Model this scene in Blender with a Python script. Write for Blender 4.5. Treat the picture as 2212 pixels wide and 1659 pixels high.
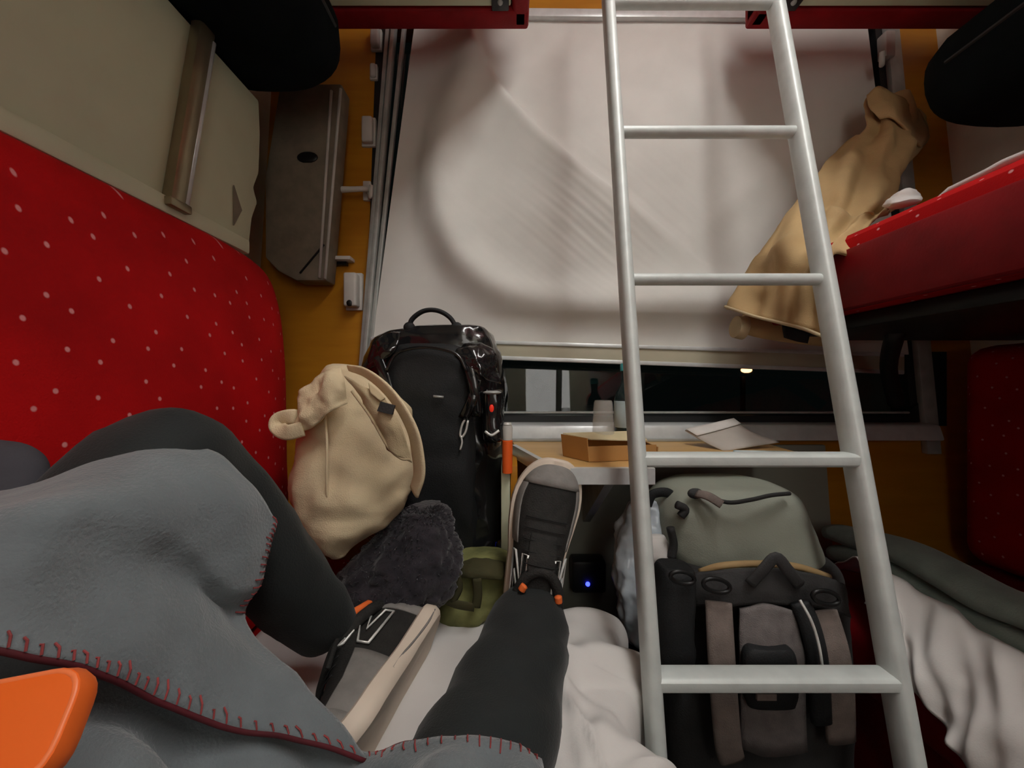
import bpy, bmesh, math, random
import numpy as np
from mathutils import Vector, Matrix, noise

random.seed(7)
for o in list(bpy.data.objects):
    bpy.data.objects.remove(o)
S = bpy.context.scene
COL = S.collection

# ------------------------------------------------------------------ camera, world, exposure
F, CX, CY, H0 = 830.0, 1106.0, 829.5, 0.90
cam_d = bpy.data.cameras.new('camera'); cam_d.sensor_width = 36.0
cam_d.lens = F / 2212 * 36.0; cam_d.clip_start = 0.02
cam = bpy.data.objects.new('camera', cam_d); COL.objects.link(cam)
cam.location = (0, 0, H0); cam.rotation_euler = (math.pi/2, 0, 0)
S.camera = cam
W = bpy.data.worlds.new('night'); S.world = W; W.use_nodes = True
W.node_tree.nodes['Background'].inputs[0].default_value = (0.0022, 0.0035, 0.0032, 1)
W.node_tree.nodes['Background'].inputs[1].default_value = 0.5
S.view_settings.view_transform = 'Standard'; S.view_settings.look = 'None'
S.view_settings.gamma = 1.0; S.view_settings.use_curve_mapping = False
S.view_settings.exposure = 0.0
LAMP_POWER = 18.5          # emission of the ceiling lamp's diffuser

def P(px, py, Y):
    return Vector(((px-CX)*Y/F, Y, H0 + (CY-py)*Y/F))
def PX(px, py, X):
    Y = X*F/(px-CX); return P(px, py, Y)
WY, WT = 1.13, 0.09        # window wall: distance at eye level, backward lean
def YW(z, off=0.0): return WY + off + WT*(z-H0)
def PW(px, py, off=0.0):
    Y = (WY+off)/(1-WT*(CY-py)/F); return P(px, py, Y)

# ------------------------------------------------------------------ materials
def lin(c):
    return tuple((x/12.92 if x <= .04045 else ((x+.055)/1.055)**2.4) for x in c)
def rgb(r, g, b): return lin((r/255, g/255, b/255))
MATS = {}
def mat(name, col, rough=.6, metal=0.0, var=.12, vs=12.0, bump=0.0, bs=200.0, col2=None, coat=0.0,
        emit=None, es=0.0, trans=0.0, ior=1.45, sheen=0.0, alpha=1.0, aniso=None, spec=.5):
    m = bpy.data.materials.new(name); m.use_nodes = True
    nt = m.node_tree; b = nt.nodes['Principled BSDF']
    b.inputs['Roughness'].default_value = rough; b.inputs['Metallic'].default_value = metal
    b.inputs['Coat Weight'].default_value = coat; b.inputs['IOR'].default_value = ior
    b.inputs['Transmission Weight'].default_value = trans; b.inputs['Sheen Weight'].default_value = sheen
    b.inputs['Alpha'].default_value = alpha; b.inputs['Specular IOR Level'].default_value = spec
    tc = nt.nodes.new('ShaderNodeTexCoord'); mp = nt.nodes.new('ShaderNodeMapping')
    nt.links.new(tc.outputs['Object'], mp.inputs[0])
    if aniso: mp.inputs['Scale'].default_value = aniso
    n = nt.nodes.new('ShaderNodeTexNoise'); n.inputs['Scale'].default_value = vs; n.inputs['Detail'].default_value = 5
    nt.links.new(mp.outputs[0], n.inputs['Vector'])
    r = nt.nodes.new('ShaderNodeValToRGB')
    c2 = col2 if col2 else tuple(x*(1-var*2) for x in col)
    r.color_ramp.elements[0].position = .3; r.color_ramp.elements[1].position = .7
    r.color_ramp.elements[0].color = (*c2, 1)
    r.color_ramp.elements[1].color = (*(col if col2 else tuple(min(1, x*(1+var)) for x in col)), 1)
    nt.links.new(n.outputs['Fac'], r.inputs[0]); nt.links.new(r.outputs[0], b.inputs['Base Color'])
    if bump:
        n2 = nt.nodes.new('ShaderNodeTexNoise'); n2.inputs['Scale'].default_value = bs; n2.inputs['Detail'].default_value = 3
        nt.links.new(mp.outputs[0], n2.inputs['Vector'])
        bp = nt.nodes.new('ShaderNodeBump'); bp.inputs['Strength'].default_value = bump; bp.inputs['Distance'].default_value = .002
        nt.links.new(n2.outputs['Fac'], bp.inputs['Height']); nt.links.new(bp.outputs[0], b.inputs['Normal'])
    if emit:
        b.inputs['Emission Color'].default_value = (*emit, 1); b.inputs['Emission Strength'].default_value = es
    MATS[name] = m
    return m
def dotted(name, plane, col, dot, scale=24.0, rad=.062):
    m = mat(name, col, .85, var=.18, vs=5, bump=.35, bs=420, spec=.15)
    nt = m.node_tree; b = nt.nodes['Principled BSDF']
    tc = nt.nodes.new('ShaderNodeTexCoord'); sp = nt.nodes.new('ShaderNodeSeparateXYZ'); cb = nt.nodes.new('ShaderNodeCombineXYZ')
    nt.links.new(tc.outputs['Object'], sp.inputs[0])
    ad = nt.nodes.new('ShaderNodeMath'); ad.operation = 'ADD'
    nt.links.new(sp.outputs[0], ad.inputs[0]); nt.links.new(sp.outputs[2], ad.inputs[1])
    nt.links.new(sp.outputs[1], cb.inputs[0]); nt.links.new(ad.outputs[0], cb.inputs[1])
    rot = nt.nodes.new('ShaderNodeMapping'); rot.inputs['Rotation'].default_value = (0, 0, .5)
    nt.links.new(cb.outputs[0], rot.inputs[0])
    v = nt.nodes.new('ShaderNodeTexVoronoi'); v.voronoi_dimensions = '2D'; v.inputs['Scale'].default_value = scale
    v.inputs['Randomness'].default_value = .55
    nt.links.new(rot.outputs[0], v.inputs['Vector'])
    rp = nt.nodes.new('ShaderNodeValToRGB'); rp.color_ramp.elements[0].position = rad*.7; rp.color_ramp.elements[1].position = rad*1.25
    rp.color_ramp.elements[0].color = (1, 1, 1, 1); rp.color_ramp.elements[1].color = (0, 0, 0, 1)
    nt.links.new(v.outputs['Distance'], rp.inputs[0])
    mx = nt.nodes.new('ShaderNodeMix'); mx.data_type = 'RGBA'
    src = b.inputs['Base Color'].links[0].from_socket
    nt.links.new(rp.outputs[0], mx.inputs[0]); nt.links.new(src, mx.inputs[6]); mx.inputs[7].default_value = (*dot, 1)
    nt.links.new(mx.outputs[2], b.inputs['Base Color'])
    return m

RED = (.42, .003, .004)
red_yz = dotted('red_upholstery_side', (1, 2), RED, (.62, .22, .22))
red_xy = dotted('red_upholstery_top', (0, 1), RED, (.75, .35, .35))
red_plain = mat('red_vinyl', (.26, .004, .008), .6, var=.15, bump=.2, spec=.25)
cream = mat('cream_laminate', (.70, .72, .52), .45, var=.06, vs=4)
cream_dark = mat('beige_housing', (.22, .185, .135), .6, var=.10, vs=30, bump=.2)
orange_wood = mat('orange_wood_laminate', (.50, .21, .012), .42, col2=(.42, .165, .008), vs=6, aniso=(1, 1, 6))
table_wood = mat('table_wood', (.72, .45, .18), .4, col2=(.62, .37, .13), vs=5, aniso=(1, 10, 10))
alu = mat('brushed_aluminium', (.68, .70, .70), .34, .25, var=.05, vs=40, bump=.05, bs=300)
alu_dull = mat('dull_aluminium', (.45, .46, .44), .45, .3, var=.10, vs=25)
ladder_m = mat('ladder_aluminium', (.62, .66, .64), .42, .1, var=.05, vs=30, bump=.08, bs=350)
bronze = mat('bronze_strip', (.30, .25, .16), .35, .8, var=.1)
black_rub = mat('black_rubber', (.012, .013, .014), .5, var=.1)
blindm = mat('blind_fabric', (.70, .68, .64), .78, var=.03, vs=9, bump=.12, bs=700)
white_sheet = mat('white_cotton', (.68, .65, .625), .85, var=.04, vs=8, bump=.15, bs=500)
greyplastic = mat('grey_plastic', (.58, .56, .52), .45, var=.08)
grey_wall = mat('grey_wall_panel', (.30, .31, .26), .5, var=.06, vs=6)
floor_m = mat('dark_floor', (.05, .045, .045), .6, var=.2, vs=30, bump=.2)
dark_navy = mat('dark_padding', (.005, .008, .009), .9, var=.2, bump=.4, bs=300, spec=.1)
tan = mat('tan_canvas', (.76, .62, .40), .85, var=.07, vs=14, bump=.45, bs=520)
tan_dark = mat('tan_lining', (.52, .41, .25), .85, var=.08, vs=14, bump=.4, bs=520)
jack = mat('tan_jacket_cotton', (.52, .355, .17), .8, var=.07, vs=10, bump=.35, bs=420)
gloss_black = mat('glossy_black_tarpaulin', (.012, .012, .013), .18, var=.3, coat=.6, bump=.35, bs=35)
matte_black = mat('matte_black_nylon', (.010, .011, .012), .7, var=.2, bump=.4, bs=380)
fur = mat('dark_plush', (.028, .023, .029), .95, col2=(.010, .008, .012), vs=45, bump=1.0, bs=130, sheen=.3)
olive = mat('olive_cloth', (.30, .30, .11), .85, col2=(.08, .085, .03), vs=16, bump=.3)
olive_d = mat('olive_strap', (.05, .045, .015), .85, bump=.3)
packgrey = mat('grey_green_nylon', (.30, .315, .26), .75, var=.06, vs=8, bump=.35, bs=420)
packdark = mat('charcoal_nylon', (.035, .034, .034), .75, var=.2, bump=.4, bs=320)
packmesh = mat('taupe_mesh', (.17, .15, .145), .85, var=.1, vs=60, bump=.6, bs=600)
strapm = mat('taupe_webbing', (.20, .16, .14), .8, var=.1, vs=50, bump=.5, bs=500)
tanpipe = mat('tan_trim', (.45, .30, .14), .7)
plastic_bag = mat('pale_plastic_film', (.55, .62, .68), .22, var=.12, vs=20, bump=.6, bs=45, coat=.3)
trousers = mat('black_trousers', (.010, .0135, .0135), .8, var=.15, vs=10, bump=.35, bs=420, sheen=.08)
blanket_m = mat('grey_fleece', (.150, .172, .182), .95, var=.07, vs=22, bump=.6, bs=330, sheen=.35)
hem_m = mat('dark_red_thread', (.10, .010, .016), .8, var=.2)
stitch_m = mat('red_stitch', (.30, .05, .05), .8, var=.2)
sleeve_m = mat('charcoal_sleeve', (.055, .052, .062), .9, bump=.4)
orange_case = mat('orange_case', (.90, .155, .020), .45, var=.03, vs=6)
green_bl = mat('grey_green_blanket', (.24, .31, .28), .9, var=.1, vs=20, bump=.5, bs=300, sheen=.2)
shoe_black = mat('shoe_black_mesh', (.018, .017, .015), .8, var=.2, vs=60, bump=.7, bs=420)
shoe_grey = mat('shoe_grey_suede', (.23, .215, .20), .85, var=.08, vs=40, bump=.4)
sole_m = mat('cream_sole', (.72, .61, .50), .6, var=.04)
orange_fab = mat('orange_lining', (.85, .16, .03), .7)
refl = mat('reflective_trim', (.80, .80, .76), .35, metal=.3)
lace_m = mat('black_lace', (.010, .010, .010), .8)
carton = mat('brown_card', (.50, .25, .075), .75, var=.08, vs=9)
carton_in = mat('pale_card', (.72, .60, .36), .8)
paper = mat('grey_paper', (.50, .45, .40), .7, var=.05)
paper_w = mat('white_paper', (.74, .70, .66), .7)
clear = mat('clear_plastic', (.85, .84, .80), .15, alpha=.22, trans=.2, ior=1.25, var=.02)
bottle_glass = mat('dark_green_glass', (.03, .05, .05), .1, trans=.3, var=.05)
label_m = mat('pale_blue_label', (.55, .66, .68), .5)
cap_m = mat('teal_cap', (.06, .40, .42), .4)
orange_lab = mat('orange_body', (.95, .14, .02), .45, var=.03)
glass = mat('window_glass', (.9, .95, .95), .02, trans=1.0, var=.01)
darkbox = mat('dark_plastic', (.02, .02, .022), .45)
led_blue = mat('blue_led', (.01, .01, .3), .4, emit=(.02, .03, 1.0), es=9)
led_red = mat('red_reflector', (.7, .02, .01), .25, emit=(1, .05, .02), es=.25)
lamp_m = mat('lamp_diffuser', (.9, .88, .8), .5, emit=(.97, .97, .94), es=LAMP_POWER)
lamp_out = mat('street_lamp_glow', (.9, .5, .2), .5, emit=(1.0, .5, .2), es=4)
corridor = mat('added_fill_pane', (.8, .8, .75), .6, emit=(1.0, .97, .92), es=2.4)  # glow added behind the camera as frontal fill
ceil_m = mat('ceiling_cream', (.78, .76, .70), .6, var=.04)
wall_m = mat('side_wall_cream', (.62, .60, .52), .55, var=.05)
dark_metal = mat('dark_metal', (.03, .03, .03), .4, .7)

# ------------------------------------------------------------------ mesh helpers
class MB:
    def __init__(s): s.v = []; s.f = []
    def add(s, vs, fs):
        n = len(s.v); s.v += [tuple(v) for v in vs]; s.f += [tuple(i+n for i in f) for f in fs]; return s
    def hexa(s, p):       # 8 points: bottom ring 0-3, top ring 4-7
        return s.add(p, [(0,3,2,1),(4,5,6,7),(0,1,5,4),(1,2,6,5),(2,3,7,6),(3,0,4,7)])
    def box(s, x0, x1, y0, y1, z0, z1):
        return s.hexa([(x0,y0,z0),(x1,y0,z0),(x1,y1,z0),(x0,y1,z0),(x0,y0,z1),(x1,y0,z1),(x1,y1,z1),(x0,y1,z1)])
    def wallbox(s, x0, x1, z0, z1, o0, o1):
        return s.hexa([(x0,YW(z0,o0),z0),(x1,YW(z0,o0),z0),(x1,YW(z0,o1),z0),(x0,YW(z0,o1),z0),
                       (x0,YW(z1,o0),z1),(x1,YW(z1,o0),z1),(x1,YW(z1,o1),z1),(x0,YW(z1,o1),z1)])
    def prism(s, pts, vec):
        n = len(pts); a = [Vector(p) for p in pts]; b = [p+Vector(vec) for p in a]
        fs = [tuple(range(n)), tuple(range(2*n-1, n-1, -1))] + [(i, i+n, (i+1) % n+n, (i+1) % n) for i in range(n)]
        return s.add(a+b, fs)
    def rings(s, R, cap=True, closed=False):
        n = len(R[0]); base = len(s.v); vs = [p for r in R for p in r]; fs = []
        m = len(R)
        for i in range(m if closed else m-1):
            for j in range(n):
                k = (i+1) % m
                fs.append((i*n+j, i*n+(j+1) % n, k*n+(j+1) % n, k*n+j))
        if cap and not closed:
            c0 = sum((Vector(p) for p in R[0]), Vector())/n; c1 = sum((Vector(p) for p in R[-1]), Vector())/n
            vs = vs+[c0, c1]; a = m*n
            for j in range(n):
                fs.append((a, (j+1) % n, j)); fs.append((a+1, (m-1)*n+j, (m-1)*n+(j+1) % n))
        return s.add(vs, fs)
    def tube(s, pts, r, seg=10, sm=0, closed=False, b=None, up=None, e=2.0):
        """tube along pts; r radius (number or list); b second half-axis; up fixes the frame; e superellipse exponent"""
        pts = [Vector(p) for p in pts]
        rl = list(r) if hasattr(r, '__len__') else [r]*len(pts)
        if sm:
            q = curve([tuple(p)+(x,) for p, x in zip(pts, rl)], sm); pts = [Vector(a[:3]) for a in q]; rl = [a[3] for a in q]
        n = len(pts); R = []; pn = None
        for i, p in enumerate(pts):
            if closed: t = pts[(i+1) % n]-pts[i-1]
            else: t = pts[min(i+1, n-1)]-pts[max(i-1, 0)]
            t.normalize()
            if up is not None: nn = Vector(up)
            elif pn is None: nn = Vector((0, 0, 1)) if abs(t.z) < .9 else Vector((1, 0, 0))
            else: nn = pn
            nn = (nn-t*nn.dot(t)).normalized(); pn = nn; bn = t.cross(nn)
            rb = rl[i] if b is None else b*rl[i]/max(rl)
            ring = []
            for j in range(seg):
                a = 2*math.pi*j/seg; c, si = math.cos(a), math.sin(a)
                ring.append(p+nn*(rl[i]*math.copysign(abs(c)**(2/e), c))+bn*(rb*math.copysign(abs(si)**(2/e), si)))
            R.append(ring)
        return s.rings(R, True, closed)
    def disc_ball(s, c, r, seg=12, ring=8, sc=(1,1,1)):
        R = []
        for i in range(1, ring):
            t = math.pi*i/ring
            R.append([Vector(c)+Vector((r*sc[0]*math.sin(t)*math.cos(2*math.pi*j/seg), r*sc[1]*math.sin(t)*math.sin(2*math.pi*j/seg), -r*sc[2]*math.cos(t))) for j in range(seg)])
        return s.rings(R)
    def build(s, name, m, parent=None, smooth=False, bevel=0, bseg=2, weld=False):
        me = bpy.data.meshes.new(name); me.from_pydata(s.v, [], s.f); me.update()
        bm = bmesh.new(); bm.from_mesh(me)
        if weld: bmesh.ops.remove_doubles(bm, verts=bm.verts, dist=1e-5)
        bmesh.ops.recalc_face_normals(bm, faces=bm.faces)
        if bevel:
            bmesh.ops.bevel(bm, geom=[e for e in bm.edges if len(e.link_faces) == 2 and e.calc_face_angle(0) > .5], offset=bevel, segments=bseg, profile=.5, affect='EDGES')
        bm.to_mesh(me); bm.free()
        if smooth or bevel:
            me.polygons.foreach_set('use_smooth', [True]*len(me.polygons))
            if not smooth or smooth == 'auto':
                me.set_sharp_from_angle(angle=.6)
        me.materials.append(m)
        o = bpy.data.objects.new(name, me); COL.objects.link(o)
        if parent:
            o.parent = parent; o.matrix_parent_inverse = Matrix.Translation(-Vector(ROOT[parent.name]))
        return o
ROOT = {}
def _loc(o):
    return ROOT.get(o.name, (0, 0, 0))
def obj(name, mb, m, parent=None, **k):
    o = mb.build(name, m, parent, **k)
    ROOT[o.name] = (0, 0, 0)
    return o
def thing(name, label, cat, loc, group=None, kind=None):
    o = bpy.data.objects.new(name, None); COL.objects.link(o); o.location = loc; o.empty_display_size = .05
    ROOT[o.name] = tuple(loc); return tag(o, label, cat, group, kind)
def tag(o, label=None, cat=None, group=None, kind=None):
    if label: o['label'] = label
    if cat: o['category'] = cat
    if group: o['group'] = group
    if kind: o['kind'] = kind
    return o
def struct(name, mb, m, label, cat, parent=None, **k):
    return tag(obj(name, mb, m, parent, **k), label, cat, None, 'structure')

def curve(pts, n):
    """Catmull-Rom through pts (tuples), n samples per span"""
    p = np.array([tuple(a) for a in pts], float); out = []
    for i in range(len(p)-1):
        p0 = p[i-1] if i else 2*p[0]-p[1]; p1, p2 = p[i], p[i+1]; p3 = p[i+2] if i+2 < len(p) else 2*p[-1]-p[-2]
        for k in range(n):
            t = k/n
            out.append(.5*((2*p1)+(p2-p0)*t+(2*p0-5*p1+4*p2-p3)*t*t+(3*p1-p0-3*p2+p3)*t**3))
    out.append(p[-1]); return [tuple(a) for a in out]
def fbm(p, sc, oc=3, seed=0):
    q = Vector(p)*sc+Vector((seed*7.3, seed*3.1, seed*1.7)); return noise.fractal(q, 1.0, 2.0, oc)
def sheet_mb(rows, nu=6, nv=6, thick=.004, amp=.0, sc=12, seed=0, fn=None, ret=None):
    """cloth surface through rows of 3-D points, given thickness"""
    G = [curve(r, nu) for r in rows]
    n = len(G[0]); cols = [curve([g[i] for g in G], nv) for i in range(n)]
    m = len(cols[0]); A = np.array(cols)           # n x m x 3
    du = np.gradient(A, axis=0); dv = np.gradient(A, axis=1); N = np.cross(du, dv)
    N /= np.linalg.norm(N, axis=2, keepdims=True)+1e-12
    c = A.reshape(-1, 3).mean(0)
    if ((np.array([0, 0, H0])-c)*N.reshape(-1, 3).mean(0)).sum() < 0: N = -N
    for i in range(n):
        for j in range(m):
            d = amp*fbm(A[i, j], sc, 3, seed) if amp else 0
            if fn: d += fn(i/(n-1), j/(m-1), A[i, j])
            A[i, j] += N[i, j]*d
    if ret is not None: ret.append((A, N))
    B = A-N*thick; mb = MB(); vs = [tuple(x) for x in A.reshape(-1, 3)]+[tuple(x) for x in B.reshape(-1, 3)]
    o = n*m; fs = []
    for i in range(n-1):
        for j in range(m-1):
            a, b, c2, d = i*m+j, (i+1)*m+j, (i+1)*m+j+1, i*m+j+1
            fs += [(a, b, c2, d), (o+a, o+d, o+c2, o+b)]
    bd = [i*m for i in range(n)]+[(n-1)*m+j for j in range(1, m)]+[i*m+m-1 for i in range(n-2, -1, -1)]+[j for j in range(m-2, 0, -1)]
    for k in range(len(bd)):
        a, b = bd[k], bd[(k+1) % len(bd)]; fs.append((b, a, o+a, o+b))
    return mb.add(vs, fs)
def blob_mb(rows, seg=40, nv=6, e=2.6, amp=.0, sc=10, seed=0, fn=None, back=.6):
    """soft volume from horizontal slices: rows (py, left px, right px, Y of outline, half depth)"""
    q = curve(rows, nv); R = []
    for (py, xl, xr, Y, d) in q:
        a, b = P(xl, py, Y), P(xr, py, Y); c = (a+b)/2; rx = (b.x-a.x)/2; c.y = Y+d*back; ring = []
        for j in range(seg):
            t = 2*math.pi*j/seg; co, si = math.cos(t), math.sin(t)
            p = c+Vector((rx*math.copysign(abs(co)**(2/e), co), d*math.copysign(abs(si)**(2/e), si), 0))
            n = Vector((co, si, 0))
            k = amp*fbm(p, sc, 3, seed) if amp else 0
            if fn: k += fn(p, n)
            ring.append(p+n*k)
        R.append(ring)
    return MB().rings(R)
def pillowcap(rows):  return rows

# ------------------------------------------------------------------ room shell
XL, XR, YB, ZC = -.76, 1.36, -.95, 2.45
struct('floor', MB().box(XL-.05, XR+.05, YB-.05, 1.6, -.05, 0), floor_m, 'dark compartment floor between the lower berths', 'floor')
struct('ceiling', MB().box(XL-.05, XR+.05, YB-.05, 1.6, ZC, ZC+.05), ceil_m, 'pale compartment ceiling above the upper berths', 'ceiling')
struct('wall_left', MB().box(XL-.05, XL, YB-.05, 1.6, 0, ZC), wall_m, 'cream side wall behind the left berths', 'wall')
struct('wall_right', MB().box(XR, XR+.05, YB-.05, 1.6, 0, ZC), wall_m, 'cream side wall behind the right berths', 'wall')
struct('wall_back', MB().box(XL, XR, YB-.05, YB, 0, ZC), wall_m, 'corridor end wall behind the viewer', 'wall')
# window wall around the opening
OX0, OX1, OZ0, OZ1 = -.435, 1.215, .785, 2.075
ww = MB().wallbox(XL, OX0, 0, ZC, 0, .09).wallbox(OX1, XR, 0, ZC, 0, .09).wallbox(OX0, OX1, OZ1, ZC, 0, .09).wallbox(OX0, OX1, 0, OZ0, 0, .09)
struct('wall_window', ww, orange_wood, 'orange wood laminate wall around the window', 'wall')
struct('trim_1', MB().wallbox(.10, .90, .05, .725, -.012, .0), grey_wall, 'grey wall panel below the folding table', 'panel', bevel=.003)
# window: gasket, frame, pane
win = thing('window_1', 'dark night window behind the lowered blind, rounded black gasket', 'window', (.39, WY+.05, .79), kind='structure')
obj('pane', MB().wallbox(OX0-.02, OX1+.02, OZ0-.02, OZ1+.02, .060, .066), glass, win)
g = MB()
g.wallbox(OX0, OX1, OZ0, OZ0+.022, .0, .059).wallbox(OX0, OX0+.03, OZ0, OZ1, .0, .059)
g.wallbox(OX1-.05, OX1, OZ0, OZ1, .0, .059)
q = [PW(x, y, -.004) for x, y in ((1900, 905), (1960, 893), (1995, 860), (2008, 815), (2004, 760), (2045, 760), (2045, 920), (1900, 920))]
g.prism(q, (0, .055, 0))
obj('gasket', g, black_rub, win)
obj('gasket_lip', MB().tube([(OX0+.02, YW(OZ0+.03, -.004), OZ0+.032), (OX1-.06, YW(OZ0+.03, -.004), OZ0+.032)], .0035, 6), alu_dull, win)
lf = MB()
for (a, b, c, d, o0) in ((838, 56, 786, 716, -.020), (852, 56, 795, 716, -.030), (872, 56, 803, 716, -.016)):
    p0, p1 = PW(a, b, 0), PW(c, d, 0)
    for _ in (0,):
        t = (p1-p0)/(p1.z-p0.z); wdt = .012
        A, B = p0+t*(2.30-p0.z), p1+t*(.70-p1.z)
        lf.hexa([(B.x, B.y+o0, B.z), (B.x+wdt, B.y+o0, B.z), (B.x+wdt, B.y-.0005, B.z), (B.x, B.y-.0005, B.z),
                 (A.x, A.y+o0, A.z), (A.x+wdt, A.y+o0, A.z), (A.x+wdt, A.y-.0005, A.z), (A.x, A.y-.0005, A.z)])
obj('side_frame', lf, alu_dull, win, bevel=.002)
obj('side_frame', MB().wallbox(1.185, 1.225, .70, 2.30, -.018, -.0005), alu_dull, win, bevel=.002)
# sill rail below the glass
sill = struct('trim_2', MB().hexa([(-.44, YW(.75, -.055), .742), (1.20, YW(.75, -.055), .742), (1.20, YW(.75), .742), (-.44, YW(.75), .742),
                                   (-.44, YW(.785, -.045), .785), (1.20, YW(.785, -.045), .785), (1.20, YW(.785), .790), (-.44, YW(.785), .790)]),
              alu, 'silver window sill rail behind the table', 'sill', bevel=.006)
tag(obj('screw', MB().disc_ball((.302, YW(.765, -.055), .765), .006), dark_metal, sill, smooth=True))

# ------------------------------------------------------------------ roller blind with its folds
blind = thing('roller_blind', 'crumpled off-white blind pulled down over the window', 'blind', tuple(PW(1370, 780, -.02)))
def pdist(U, V, poly):
    best = np.full(U.shape, 1e9); side = np.zeros(U.shape)
    for (a, b), (c, d) in zip(poly[:-1], poly[1:]):
        dx, dy = c-a, d-b; L2 = dx*dx+dy*dy
        t = np.clip(((U-a)*dx+(V-b)*dy)/L2, 0, 1)
        ex, ey = U-(a+t*dx), V-(b+t*dy); dd = np.hypot(ex, ey); cr = (dx*ey-dy*ex)/math.sqrt(L2)
        m_ = dd < best; best = np.where(m_, dd, best); side = np.where(m_, np.sign(cr), side)
    return best, side
nu, nv = 260, 190
aa, bb = np.meshgrid(np.linspace(0, 1, nu), np.linspace(0, 1, nv), indexing='ij')
TOP = 38+aa*12; BOT = 738+aa*28
VV = TOP+(BOT-TOP)*bb
XLp = 897+(VV-40)*(-93/700); XRp = 1872+(VV-40)*(88/700)
UU = XLp+(XRp-XLp)*aa
D = np.zeros_like(UU)
roll = [c[:2] for c in curve([(1075, -40), (1015, 180), (955, 330), (955, 450), (1000, 560), (1100, 632), (1260, 655), (1450, 655), (1640, 640), (1800, 600)], 6)]
dd, sd = pdist(UU, VV, roll)
D += .034*np.exp(-(dd/46)**2)
inner = (sd < 0)
crease = [c[:2] for c in curve([(1005, 20), (1040, 140), (1085, 205), (1160, 285), (1260, 370), (1370, 450), (1480, 540)], 6)]
dd, sd = pdist(UU, VV, crease)
s_ = dd*sd
fade = np.clip((1560-UU)/330, 0, 1)*np.clip((640-VV)/160, 0, 1)
D += fade*(.042*np.exp(-np.clip(s_, 0, None)/85)*(1/(1+np.exp(-s_/5))))
# fine tension wrinkles running with the crease
w = (UU*.62-VV*.78)
for k, (fr, am) in enumerate(((26, .0004), (15, .0004), (41, .0003))):
    D += am*np.sin(w/fr*2*math.pi+2.0*np.sin((UU+VV)/160+k))*np.exp(-((UU-1290)/170)**2-((VV-470)/130)**2)
D += .0035*np.sin(VV/38+UU/900)*np.exp(-((VV-130)/140)**2)*(1/(1+np.exp(-(UU-1160)/30)))
ux = (UU*.55+VV*.83)
D += .004*np.exp(-(((UU-1640)*.62+(VV-390)*.78)/26)**2)*np.exp(-((UU-1640)/150)**2)
for i in range(nu):
    for j in range(0, nv):
        D[i, j] += .012*noise.noise(Vector((UU[i, j]/260, VV[i, j]/200, 3.3)))+.0016*noise.noise(Vector((UU[i, j]/60, VV[i, j]/60, 8)))
edge = np.clip(aa/.06, 0, 1)*np.clip((1-aa)/.06, 0, 1)*np.clip(bb/.04, 0, 1)*np.clip((1-bb)/.10, 0, 1)
D *= edge*1.5
D = np.clip(D, -.008, None)
vs = []
for i in range(nu):
    for j in range(nv):
        p = PW(UU[i, j], VV[i, j], -.012); p.y -= D[i, j]; vs.append(p)
mb = MB(); fs = [(i*nv+j, (i+1)*nv+j, (i+1)*nv+j+1, i*nv+j+1) for i in range(nu-1) for j in range(nv-1)]
mb.add(vs, fs); mb.add([(v.x, v.y+.002, v.z) for v in vs], [tuple(reversed(f)) for f in fs])
obj('blind_fabric', mb, blindm, blind, smooth=True)
def wbar(poly, o0, o1, m, name, parent, **k):
    q = [PW(x, y, o0) for x, y in poly]; return obj(name, MB().prism(q, (0, o1-o0, 0)), m, parent, **k)
rail_m = mat('blind_rail', (.50, .46, .34), .4, var=.04)
wbar([(800, 727), (1955, 762), (1955, 806), (800, 764)], -.024, -.004, rail_m, 'bottom_rail', blind, bevel=.003)
wbar([(800, 758), (1955, 800), (1955, 809), (800, 767)], -.032, -.020, alu, 'rail_lip', blind, bevel=.003)
wbar([(800, 727), (1955, 762), (1955, 771), (800, 735)], -.030, -.020, alu, 'rail_lip', blind, bevel=.003)
wbar([(880, 14), (1890, 24), (1890, 40), (880, 32)], -.030, -.001, alu, 'top_rail', blind, bevel=.002)
wbar([(880, 33), (1890, 41), (1890, 46), (880, 38)], -.020, -.001, dark_metal, 'top_gap', blind)

# ------------------------------------------------------------------ left side: seat, backrest, folded berth
ls = thing('lower_berth', 'red lower berth along the left wall, where the person lies', 'berth', (-.28, .1, 0))
SEAT_R = .145
obj('seat_cushion', MB().box(-.74, -.002, -.92, 1.04, .31, .435), red_xy, ls, bevel=.03, bseg=4)
obj('pull_out_section', MB().box(.0, SEAT_R, -.92, .76, .31, .435), red_xy, ls, bevel=.03, bseg=4)
obj('base', MB().box(-.74, .05, -.92, 1.04, 0, .309), dark_navy, ls)
bk = thing('folded_berth', 'folded-up berth on the left with cream panel and red padded back', 'berth', (-.66, .1, .44))
prof = [(-.62, 1.205), (-.585, 1.185), (-.553, 1.13), (-.525, 1.04), (-.505, .93), (-.492, .8), (-.482, .65), (-.478, .45)]
pp = curve(prof, 5); ys = [-.9+.06*i for i in range(28)]+[.72+.02*i for i in range(13)]
R = []
for y in ys:
    k = max(0, (y-.74)/.22); k = min(1, k); sh = 1-math.sqrt(max(0, 1-k*k))      # rounded end by the window
    R.append([Vector((x-(x+.70)*.62*sh*(.35+.65*max(0, min(1, (1.22-z)/.5)) if True else 1), y, z-.03*sh*max(0, (z-.9)/.3))) for x, z in pp]
             + [Vector((-.755, y, .45)), Vector((-.755, y, 1.205))])
obj('back_cushion', MB().rings(R), red_yz, bk, smooth='auto')
pts = []
for (y, z) in [(-.9, 1.20), (.90, 1.20), (.915, 1.235), (.925, 1.30), (.945, 1.345), (.93, 1.375), (.95, 1.42), (.955, 1.52), (.95, 1.60), (-.9, 1.60)]:
    pts.append(Vector((-.625, y, z)))
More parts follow.
